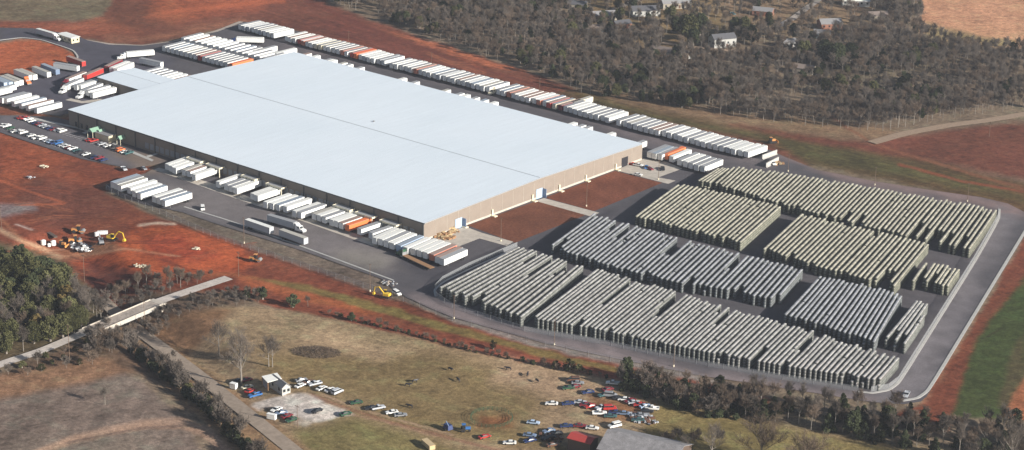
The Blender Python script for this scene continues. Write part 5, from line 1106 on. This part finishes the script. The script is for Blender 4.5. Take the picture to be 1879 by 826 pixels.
# ------------------------------------------------------------------ trees
def twigmesh(seed, H, R, trunk_r, spread=1.0, dens=1.0, base=.25, tw=.085, mt='twig1'):
    """returns (trunk mesh, crown mesh): limbs in the trunk mesh, branches and twig slivers in the crown"""
    rnd = random.Random(seed); T = MB(); V = []; Ft = []
    top = Vector((rnd.uniform(-.5, .5), rnd.uniform(-.5, .5), H * .55)); p0 = Vector((0, 0, -.3)); mid = Vector((0, 0, H * base))
    T.tube(p0, mid, trunk_r, trunk_r * .8, n=7, caps=False); T.tube(mid, top, trunk_r * .8, trunk_r * .4, n=6, caps=False)
    def sliver(a, b, w):
        d = (b - a); s = d.cross(Vector((rnd.uniform(-1, 1), rnd.uniform(-1, 1), rnd.uniform(-1, 1))))
        if s.length < 1e-4: return
        s.normalize(); i = len(V); V.extend([tuple(a - s * w), tuple(a + s * w), tuple(b)]); Ft.append((i, i + 1, i + 2))
    nl = 11
    for i in range(nl):
        t = .15 + .85 * i / nl; a = mid.lerp(top, t); az = i * 2.4 + rnd.uniform(-.4, .4); el = rnd.uniform(.3, 1.1) + t * .4
        ln = R * rnd.uniform(.8, 1.15) * (1.15 - .35 * t); d = Vector((math.cos(az) * math.cos(el) * spread, math.sin(az) * math.cos(el) * spread, math.sin(el)))
        b = a + d * ln; 
        if b.z > H: b.z = H * .97
        T.tube(a, b, trunk_r * .35, trunk_r * .12, n=4, caps=False)
        for j in range(int(8 * dens)):
            q = a.lerp(b, rnd.uniform(.3, 1)); d2 = (d + Vector((rnd.uniform(-1, 1), rnd.uniform(-1, 1), rnd.uniform(-.1, 1.3)))).normalized(); e = q + d2 * R * rnd.uniform(.35, .6)
            sliver(q, e, trunk_r * .12 + .02)
            for k in range(int(6 * dens)):
                q2 = q.lerp(e, rnd.uniform(.25, 1)); d3 = (d2 + Vector((rnd.uniform(-1, 1), rnd.uniform(-1, 1), rnd.uniform(-.3, 1.2)))).normalized(); e2 = q2 + d3 * R * rnd.uniform(.18, .34)
                sliver(q2, e2, tw)
                for l in range(4):
                    q3 = q2.lerp(e2, rnd.uniform(.2, 1)); d4 = (d3 + Vector((rnd.uniform(-1, 1), rnd.uniform(-1, 1), rnd.uniform(-.6, .9)))).normalized(); sliver(q3, q3 + d4 * R * rnd.uniform(.1, .2), tw * .7)
    tm = T.mesh('trunk', 'bark'); cm = npmesh('crown', V, Ft, mt, n=3); return tm, cm
def leafmesh(seed, H, R, n, size, mt, conic=0.0, lobes=9, base=.12):
    rnd = random.Random(seed); T = MB().tube((0, 0, -.3), (0, 0, H * .7), R * .09 + .08, .05, n=6).mesh('trunk', 'bark'); V = []; Fq = []
    L = []
    for i in range(lobes):
        t = (i + .5) / lobes; z = H * (base + (1 - base) * (t * .86 + .05)); env = (1 - t) ** .8 * 1.25 if conic > .5 else math.sin(math.pi * min(1, .18 + t * .75)) ** .7
        rr = R * env * rnd.uniform(.3, .75); az = i * 2.4 + rnd.uniform(-.5, .5)
        L.append((math.cos(az) * rr, math.sin(az) * rr, z, R * max(.35, env) * rnd.uniform(.36, .52)))
    for i in range(n):
        cx, cy, cz, r = rnd.choice(L); 
        while True:
            a = Vector((rnd.uniform(-1, 1), rnd.uniform(-1, 1), rnd.uniform(-1, 1)))
            if .3 < a.length < 1: break
        a = a * (.75 + .35 * rnd.random()); p = Vector((cx, cy, cz)) + Vector((a.x * r, a.y * r, a.z * r * .8)); p.z = max(p.z, .25)
        u = Vector((rnd.uniform(-1, 1), rnd.uniform(-1, 1), rnd.uniform(-1, 1))).normalized(); w = u.orthogonal().normalized(); s = size * rnd.uniform(.5, 1.3); k = len(V)
        V += [tuple(p - u * s - w * s * .5), tuple(p + u * s * .8 - w * s * .4), tuple(p + u * s + w * s * .5), tuple(p - u * s * .7 + w * s * .6)]; Fq.append((k, k + 1, k + 2, k + 3))
    return T, npmesh('crown', V, Fq, mt, n=4)
PR = {
 'bare': [twigmesh(1, 16, 4.2, .22, spread=.8, tw=.06, dens=1.15, mt='twig1'), twigmesh(2, 14, 3.6, .2, spread=.75, tw=.06, dens=1.15, mt='twig2'), twigmesh(3, 17, 3.8, .2, spread=.65, tw=.06, dens=1.15, mt='twig1'), twigmesh(4, 13, 4.3, .2, tw=.06, dens=1.15, mt='twig2')],
 'big': [twigmesh(9, 26, 7.5, .5, dens=1.25, tw=.042, base=.13, spread=.85, mt='twig1'), twigmesh(10, 20, 5.5, .3, dens=1.2, tw=.036, base=.14, mt='twig1'), twigmesh(14, 14, 8.5, .4, dens=1.35, tw=.06, base=.16, spread=1.15, mt='twig2')],
 'ever': [leafmesh(1, 12, 4.6, 3600, .36, 'leaf1', .3, 22), leafmesh(2, 10, 3.6, 3000, .33, 'leaf1', .7, 20, .02), leafmesh(3, 13, 5.0, 3800, .38, 'leaf2', .2, 24)],
 'brown': [leafmesh(5, 12, 4.8, 3000, .33, 'leaf3', .15, 22), leafmesh(6, 12, 4.8, 3000, .33, 'leaf2', .15, 22)],
 'shrub': [leafmesh(7, 3.4, 2.2, 900, .2, 'leaf1', .2, 9, .05), leafmesh(8, 3.0, 2.2, 900, .2, 'leaf2', .1, 9, .05), twigmesh(12, 4.6, 2.6, .09, dens=1.1, base=.08, tw=.055, mt='twig2'), twigmesh(13, 5.2, 2.8, .1, dens=1.15, base=.08, tw=.055, mt='twig1')]}
NT = [0]
def tree(kind, var, loc, s, label, cat='tree', group=None, rz=None, nm=None):
    nm = nm or {'bare': 'bare_tree', 'big': 'bare_tree', 'ever': 'evergreen_tree', 'brown': 'leafy_tree', 'shrub': 'shrub'}[kind]
    t = empty(nm, loc, random.uniform(0, 6.28) if rz is None else rz, s, label=label, cat=cat, group=group); t.scale.z = s * random.uniform(.9, 1.12)
    put('trunk', PR[kind][var][0], t); put('crown', PR[kind][var][1], t); NT[0] += 1; return t
# tall bare trees of the farm
tree('big', 0, GT(443, 709), 1.0, 'tallest bare tree with a pale trunk left of the white farm house')
tree('big', 1, GT(402, 650), .95, 'slender bare tree between lower road and the tallest tree')
tree('big', 1, GT(493, 672), .8, 'bare tree, left of the twin trunks behind the farm shed'); tree('big', 1, GT(500, 673), .75, 'bare tree, right of the twin trunks behind the farm shed')
tree('bare', 0, GT(193, 742), .5, 'lone small bare tree in the grey ploughed field')
def inpoly(x, y, poly):
    ins = False; n = len(poly)
    for i in range(n):
        x1, y1 = poly[i]; x2, y2 = poly[(i + 1) % n]
        if (y1 > y) != (y2 > y) and x < (x2 - x1) * (y - y1) / (y2 - y1) + x1: ins = not ins
    return ins
def scatter(poly, spacing, seed, maxn=100000, tries=30000):
    """even random spread in metres inside a surveyed outline"""
    rnd = random.Random(seed); w = [(GT(*p).x, GT(*p).y) for p in poly]; xs = [a for a, b in w]; ys = [b for a, b in w]
    out = []; grid = {}
    area = (max(xs) - min(xs)) * (max(ys) - min(ys)); tries = int(area / spacing ** 2 * 5) + 50
    for _ in range(tries):
        x, y = rnd.uniform(min(xs), max(xs)), rnd.uniform(min(ys), max(ys))
        if not inpoly(x, y, w): continue
        k = (int(x // spacing), int(y // spacing)); ok = True
        for i in (-1, 0, 1):
            for j in (-1, 0, 1):
                for (a, b) in grid.get((k[0] + i, k[1] + j), ()):
                    if (a - x) ** 2 + (b - y) ** 2 < spacing ** 2: ok = False
        if ok: grid.setdefault(k, []).append((x, y)); out.append((x, y))
        if len(out) >= maxn: break
    return out
def grove(poly, sp, seed, mix, smin, smax, label, group, cat='tree', avoid=()):
    for (x, y) in scatter(poly, sp, seed):
        kind, var = random.choice(mix)
        tree(kind, var, (x, y, hz(x, y) - .2), random.uniform(smin, smax), label[kind] if isinstance(label, dict) else label, 'shrub' if kind == 'shrub' else cat, group[kind] if isinstance(group, dict) else group)
NL = {'ever': 'dense dark evergreen in the grove left of the bridge', 'brown': 'olive and rust leaved tree in the grove left of the bridge', 'bare': 'leafless grey tree in the grove left of the bridge', 'shrub': 'low bush in the grove left of the bridge'}
NG = {'ever': 'evergreens left of the bridge', 'brown': 'leafy trees left of the bridge', 'bare': 'bare trees left of the bridge', 'shrub': 'bushes left of the bridge'}
grove([(-60, 500), (40, 505), (120, 530), (110, 560), (60, 560), (-60, 560)], 4.6, 1, [('ever', 0), ('ever', 2), ('ever', 2), ('brown', 1)], .95, 1.2, NL, NG)
grove([(-60, 565), (60, 560), (130, 560), (165, 600), (100, 628), (0, 655), (-60, 675)], 4.8, 2, [('brown', 0), ('brown', 1), ('bare', 0), ('bare', 1), ('ever', 2), ('brown', 1)], .75, 1.0, NL, NG)
grove([(130, 555), (190, 570), (205, 590), (165, 600)], 4.5, 3, [('bare', 0), ('bare', 2)], .8, 1.0, NL, NG)
RL = {'bare': 'leafless grey scrub tree beside the bridge road', 'shrub': 'bare brown bush beside the bridge road', 'ever': 'dark evergreen beside the bridge road'}
RG = {'bare': 'scrub trees by the bridge road', 'shrub': 'bushes by the bridge road', 'ever': 'evergreens by the bridge road'}
grove([(200, 530), (250, 528), (300, 520), (395, 500), (380, 515), (290, 545), (215, 570)], 3.3, 4, [('shrub', 3), ('shrub', 2), ('shrub', 3), ('bare', 1)], .55, .9, RL, RG)
grove([(310, 575), (420, 536), (485, 538), (478, 556), (400, 565), (320, 588)], 2.9, 5, [('shrub', 3), ('shrub', 2)], .45, .75, RL, RG)
grove([(0, 688), (120, 640), (180, 622), (230, 640), (180, 665), (60, 690)], 4.6, 6, [('shrub', 3), ('shrub', 2), ('shrub', 1)], .6, 1.0, RL, RG)
for (x, y, s, k, v, l) in [(452, 548, 1.2, 'shrub', 0, 'dark evergreen bush, left of the pair below the bridge road end'), (482, 548, 1.4, 'shrub', 0, 'dark evergreen bush, right of the pair below the bridge road end'), (538, 562, 1.7, 'shrub', 0, 'largest dark evergreen bush at the pasture corner'), (565, 562, .9, 'bare', 1, 'small leafless tree beside the largest pasture bush'),
                           (645, 588, 1.0, 'shrub', 0, 'dark bush at the left start of the red bank hedge'), (1045, 680, 1.6, 'shrub', 0, 'round dark bush in the middle of the red bank hedge'), (1062, 682, 1.0, 'shrub', 1, 'smaller bush right of the round dark one'), (1020, 675, 1.0, 'shrub', 1, 'smaller bush left of the round dark one'), (905, 640, 1.0, 'shrub', 0, 'low dark bush in the red bank hedge')]:
    tree(k, v, GT(x, y), s if k == 'shrub' else s * .5, l, 'shrub' if k == 'shrub' else 'tree')
def hedge(line, sp, mix, smin, smax, label, group, jit=1.5):
    P = [GT(*p) for p in line]
    for a, b in zip(P[:-1], P[1:]):
        n = max(1, int((b - a).length / sp))
        for k in range(n):
            p = a.lerp(b, (k + random.random()) / n) + Vector((random.uniform(-jit, jit), random.uniform(-jit, jit), 0)); kind, var = random.choice(mix)
            tree(kind, var, (p.x, p.y, hz(p.x, p.y) - .15), random.uniform(smin, smax), label, 'shrub', group, nm='shrub')
hedge([(600, 575), (700, 600), (760, 614), (850, 640), (960, 664), (1060, 684), (1180, 706)], 3.6, [('shrub', 0), ('shrub', 1), ('shrub', 2), ('shrub', 2)], .3, .65, 'low hedge bush along the foot of the red bank', 'hedge bushes at the red bank', .8)
hedge([(235, 645), (262, 660), (300, 690), (340, 722), (370, 745), (410, 785), (440, 812), (480, 850)], 1.7, [('shrub', 0), ('shrub', 0), ('shrub', 1), ('shrub', 3)], .9, 1.6, 'dark hedge bush between lower road and ploughed field', 'hedge bushes along the ploughed field', 1.6)
for (x, y, s, v, l) in [(330, 690, .55, 1, 'pale leafless tree leaning over the lower road'), (362, 735, .5, 3, 'small leafless tree in the hedge of the lower road'), (318, 665, .4, 0, 'low leafless tree at the road verge')]: tree('bare', v, GT(x, y), s, l)
tree('brown', 0, GT(397, 768), .38, 'rust leaved small tree in the roadside hedge')
grove([(1140, 700), (1200, 705), (1330, 728), (1400, 752), (1390, 772), (1290, 768), (1200, 738), (1150, 718)], 2.7, 17, [('shrub', 0), ('shrub', 0), ('shrub', 2), ('shrub', 3)], .8, 1.5, 'dark scrub bush at the foot of the tree belt', 'scrub bushes under the tree belt')
hedge([(600, 576), (760, 615), (850, 641), (1060, 685)], 2.6, [('shrub', 0), ('shrub', 1), ('shrub', 2)], .25, .5, 'low hedge bush along the foot of the red bank', 'hedge bushes at the red bank', .5)
grove([(160, 622), (200, 606), (250, 612), (240, 640), (190, 650)], 3.0, 31, [('shrub', 3), ('shrub', 2)], .6, 1.0, 'bare brush under the near side of the bridge', 'brush below the bridge')
grove([(255, 600), (300, 572), (320, 590), (280, 625)], 3.0, 32, [('shrub', 3), ('shrub', 2)], .6, 1.0, 'bare brush under the near side of the bridge', 'brush below the bridge')
# belt below the stack yard
BLb = {'ever': 'dark cedar in the tree belt below the stack yard', 'bare': 'leafless brown tree in the belt below the stack yard', 'shrub': 'dark bush in the belt below the stack yard'}
BG = {'ever': 'cedars in the lower belt', 'bare': 'bare trees in the lower belt', 'shrub': 'bushes in the lower belt'}
grove([(1130, 698), (1240, 706), (1330, 725), (1400, 748), (1380, 770), (1290, 762), (1210, 735), (1140, 712)], 3.7, 7, [('ever', 1), ('shrub', 0), ('bare', 1), ('ever', 1), ('bare', 0), ('ever', 0), ('bare', 3), ('shrub', 2)], .5, .8, BLb, BG)
grove([(1330, 725), (1450, 742), (1560, 758), (1660, 768), (1740, 790), (1900, 800), (1900, 860), (1740, 838), (1600, 808), (1480, 788), (1390, 772)], 4.1, 8, [('ever', 1), ('bare', 1), ('bare', 2), ('bare', 0), ('bare', 3), ('ever', 0), ('ever', 1), ('bare', 2), ('bare', 1), ('ever', 1)], .62, .95, BLb, BG)
for (x, y, s, v, l) in [(1395, 852, .95, 2, 'spreading leafless tree in the olive grass at the bottom right'), (1255, 842, .62, 1, 'leafless tree right behind the barn'), (1305, 846, .66, 0, 'leafless tree second right of the barn'), (1480, 880, .9, 2, 'leafless tree right of the spreading one'), (1850, 880, 1.0, 0, 'leafless tree in the bottom right corner'), (1780, 885, .9, 1, 'leafless tree left of the corner one')]:
    tree('big', v, GT(x, y), s, l)
for (x, y, s, v, l) in [(1225, 822, 1.1, 2, 'bare bush touching the barn roof end'), (1240, 812, 1.0, 3, 'bare bush above the barn roof end'), (1275, 818, 1.2, 2, 'brown bush between the two leafless trees by the barn'), (1320, 815, .9, 3, 'small brown bush in the olive grass')]:
    tree('shrub', v, GT(x, y), s, l, 'shrub')

for (x, y, s, v, l) in [(1262, 74, 1.35, 2, 'tallest olive pine between the two village roads'), (1284, 66, 1.2, 0, 'dark pine right of the tallest village pine'), (1240, 60, 1.0, 0, 'dark pine left of the tallest village pine'), (1272, 84, 1.0, 0, 'dark pine in front of the tallest village pine'), (1362, 72, 1.2, 2, 'round olive evergreen right of the tall white house'), (1378, 80, 1.0, 0, 'dark evergreen beside the round olive one'), (1348, 62, 1.0, 0, 'dark evergreen behind the tall white house'),
                        (1475, 112, 1.1, 2, 'olive evergreen above the hidden cottage'), (1535, 122, 1.3, 0, 'dark broad pine right of the hidden cottage'), (1512, 116, 1.2, 0, 'dark pine left of the broad pine'), (1560, 112, 1.1, 0, 'dark pine at the right of the broad pine'), (1118, 70, .9, 0, 'dark evergreen beside the blue bungalow'), (1410, 50, .8, 0, 'small dark evergreen on the village lawn'), (1456, 70, .9, 0, 'dark evergreen beside the gravel road'), (1230, 42, .9, 2, 'olive evergreen behind the village houses'), (1160, 22, .8, 0, 'dark evergreen between the two left village houses')]:
    tree('ever', v, GT(x, y), s, l)
# brush heap in the pasture
def brush():
    r = empty('brush_heap', GT(581, 647), label='oval heap of cut brush in the pasture', cat='brush heap'); rnd = random.Random(4); V = []; Ft = []
    for i in range(2600):
        a, d = rnd.uniform(0, 6.28), math.sqrt(rnd.random()); p = Vector((math.cos(a) * d * 9.5, math.sin(a) * d * 5.5, rnd.random() * 1.5 * (1 - d * .7))); u = Vector((rnd.uniform(-1, 1), rnd.uniform(-1, 1), rnd.uniform(-.3, .5))).normalized() * rnd.uniform(.5, 1.4); w = u.orthogonal().normalized() * .07
        k = len(V); V += [tuple(p - w), tuple(p + w), tuple(p + u)]; Ft.append((k, k + 1, k + 2))
    put('branches', npmesh('branches', V, Ft, 'twig2', n=3), r, None, .55)
brush()
# the far wood
WOOD = [(590, -15), (610, 4), (700, 36), (780, 62), (850, 92), (960, 122), (1035, 150), (1060, 168), (1200, 190), (1350, 215), (1500, 232), (1620, 240), (1760, 214), (1900, 196), (1900, 92), (1830, 92), (1760, 86), (1690, 62), (1690, -15)]
CLEAR = [([(1075, 5), (1320, -20), (1335, 60), (1300, 92), (1240, 82), (1100, 50)], .55), ([(1320, -20), (1600, -20), (1600, 55), (1480, 78), (1380, 60), (1330, 40)], .6), ([(1215, 72), (1420, 88), (1420, 104), (1215, 96)], .9)]
HOUSES = [(1060, 14), (1140, 50), (1400, 26), (1446, 84), (1610, 34), (1106, 34), (1183, 26), (1238, 12), (1325, 84), (1230, 102), (1570, 8), (1522, 50), (1508, 68), (1475, 132), (1344, 27)]
wp = []
for (x, y) in scatter(WOOD, 3.9, 21):
    q = proj(np.array([[x, y, 0]]))[0]; skip = False
    for poly, pr in CLEAR:
        if inpoly(q[0], q[1], poly) and random.random() < pr: skip = True
    for (hx, hy) in HOUSES:
        g_ = G(hx, hy)
        if (g_.x - x) ** 2 + (g_.y - y) ** 2 < 8.5 ** 2: skip = True
        # keep the line of sight open a little in front of houses
        if abs(q[0] - hx) < 16 and 0 < q[1] - hy < 14 and random.random() < .75: skip = True
    gap_ = float(fbm(np.array([x / 28. + 4]), np.array([y / 28.]), 3)[0])
    if gap_ < .30 and random.random() < .75: skip = True
    if not skip: wp.append((x, y, q))
edge = lambda q: min([((q[0] - a) ** 2 + ((q[1] - b) * 2) ** 2) ** .5 for a, b in WOOD[1:14]])
dist = [math.hypot(x - CAM[0], y - CAM[1]) for x, y, q in wp]
order = sorted(range(len(wp)), key=lambda i: dist[i])
indw = set(order[:110])
print('trees individually', NT[0], 'wood total', len(wp), 'ind', len(indw))
pts = []; vi = []
wn = lambda x, y: float(fbm(np.array([x / 45.]), np.array([y / 45.]), 3)[0])
for i, (x, y, q) in enumerate(wp):
    ev = wn(x, y) > .60; r = random.random()
    if (ev and r < .38) or r < .035: kind, var = 'ever', random.choice([0, 0, 1, 2])
    else: kind, var = 'bare', random.choice([0, 1, 2, 3])
    s = random.uniform(.55, 1.1) * (.8 + .5 * wn(x + 300, y)) * (.74 if kind == 'bare' else .72)
    if i in indw: tree(kind, var, (x, y, -.2), s, {'bare': 'leafless grey brown tree at the near edge of the far wood', 'ever': 'dark evergreen at the near edge of the far wood'}[kind], 'tree', {'bare': 'bare trees of the wood edge', 'ever': 'evergreens of the wood edge'}[kind])
    else: pts.append((x, y, -.2)); vi.append((('bare', 'ever').index(kind) * 4 + var, s, random.uniform(0, 6.28)))
def wood_stuff():
    me = bpy.data.meshes.new('far_wood'); me.from_pydata(pts, [], [])
    for nm, ty, val in (('vi', 'INT', [v[0] for v in vi]), ('sc', 'FLOAT', [v[1] for v in vi]), ('rt', 'FLOAT', [v[2] for v in vi])):
        a = me.attributes.new(nm, ty, 'POINT'); a.data.foreach_set('value', val)
    o = put('far_wood', me); tagp(o, 'large grey brown winter wood with dark evergreens beyond the yard and round the village', 'wood', kind='stuff')
    ng = bpy.data.node_groups.new('wood', 'GeometryNodeTree'); ng.interface.new_socket('Geometry', in_out='INPUT', socket_type='NodeSocketGeometry'); ng.interface.new_socket('Geometry', in_out='OUTPUT', socket_type='NodeSocketGeometry')
    N = ng.nodes; L = ng.links; gi = N.new('NodeGroupInput'); go = N.new('NodeGroupOutput'); jn = N.new('GeometryNodeJoinGeometry')
    def named(n, t): a = N.new('GeometryNodeInputNamedAttribute'); a.data_type = t; a.inputs['Name'].default_value = n; return [s for s in a.outputs if s.enabled and s.name == 'Attribute'][0]
    idx, sc, rt = named('vi', 'INT'), named('sc', 'FLOAT'), named('rt', 'FLOAT'); cx = N.new('ShaderNodeCombineXYZ'); L.new(rt, cx.inputs['Z'])
    src = {}
    for ob in bpy.data.objects:
        if ob.type == 'MESH' and ob.parent and ob.name.startswith(('trunk', 'crown')): src.setdefault(ob.data.name, ob)
    for code in range(7):
        kind = 'bare' if code < 4 else 'ever'; var = code if code < 4 else code - 4
        tj = N.new('GeometryNodeJoinGeometry')
        okk = 0
        for me_ in PR[kind][var]:
            ob = src.get(me_.name)
            if ob is None: continue
            oi = N.new('GeometryNodeObjectInfo'); oi.transform_space = 'ORIGINAL'; oi.inputs['Object'].default_value = ob; L.new(oi.outputs['Geometry'], tj.inputs[0]); okk += 1
        cmp = N.new('FunctionNodeCompare'); cmp.data_type = 'INT'; cmp.operation = 'EQUAL'; L.new(idx, cmp.inputs[2]); cmp.inputs[3].default_value = code
        ip = N.new('GeometryNodeInstanceOnPoints'); L.new(gi.outputs[0], ip.inputs['Points']); L.new(cmp.outputs[0], ip.inputs['Selection']); L.new(tj.outputs[0], ip.inputs['Instance']); L.new(cx.outputs[0], ip.inputs['Rotation']); L.new(sc, ip.inputs['Scale'])
        L.new(ip.outputs[0], jn.inputs[0])
    L.new(jn.outputs[0], go.inputs[0]); md = o.modifiers.new('wood', 'NODES'); md.node_group = ng
wood_stuff()
print('objects', len(bpy.data.objects), 'trailers', NTR[0], 'trees', NT[0])

# ------------------------------------------------------------------ thin winter haze over the valley
hb = MB(); hb.box((-60, 180, 161), (16000, 16000, 340)); hz_m = bpy.data.materials.new('haze_air'); hz_m.use_nodes = True
hn = hz_m.node_tree.nodes; hn.clear(); ho = hn.new('ShaderNodeOutputMaterial'); hv = hn.new('ShaderNodeVolumePrincipled')
hv.inputs['Color'].default_value = (.82, .88, 1, 1); hv.inputs['Density'].default_value = HAZE; hv.inputs['Anisotropy'].default_value = 0.2
hz_m.node_tree.links.new(hv.outputs[0], ho.inputs['Volume'])
h_o = hb.build('haze', hz_m); tagp(h_o, 'thin pale winter haze over the whole valley', 'haze', kind='stuff')
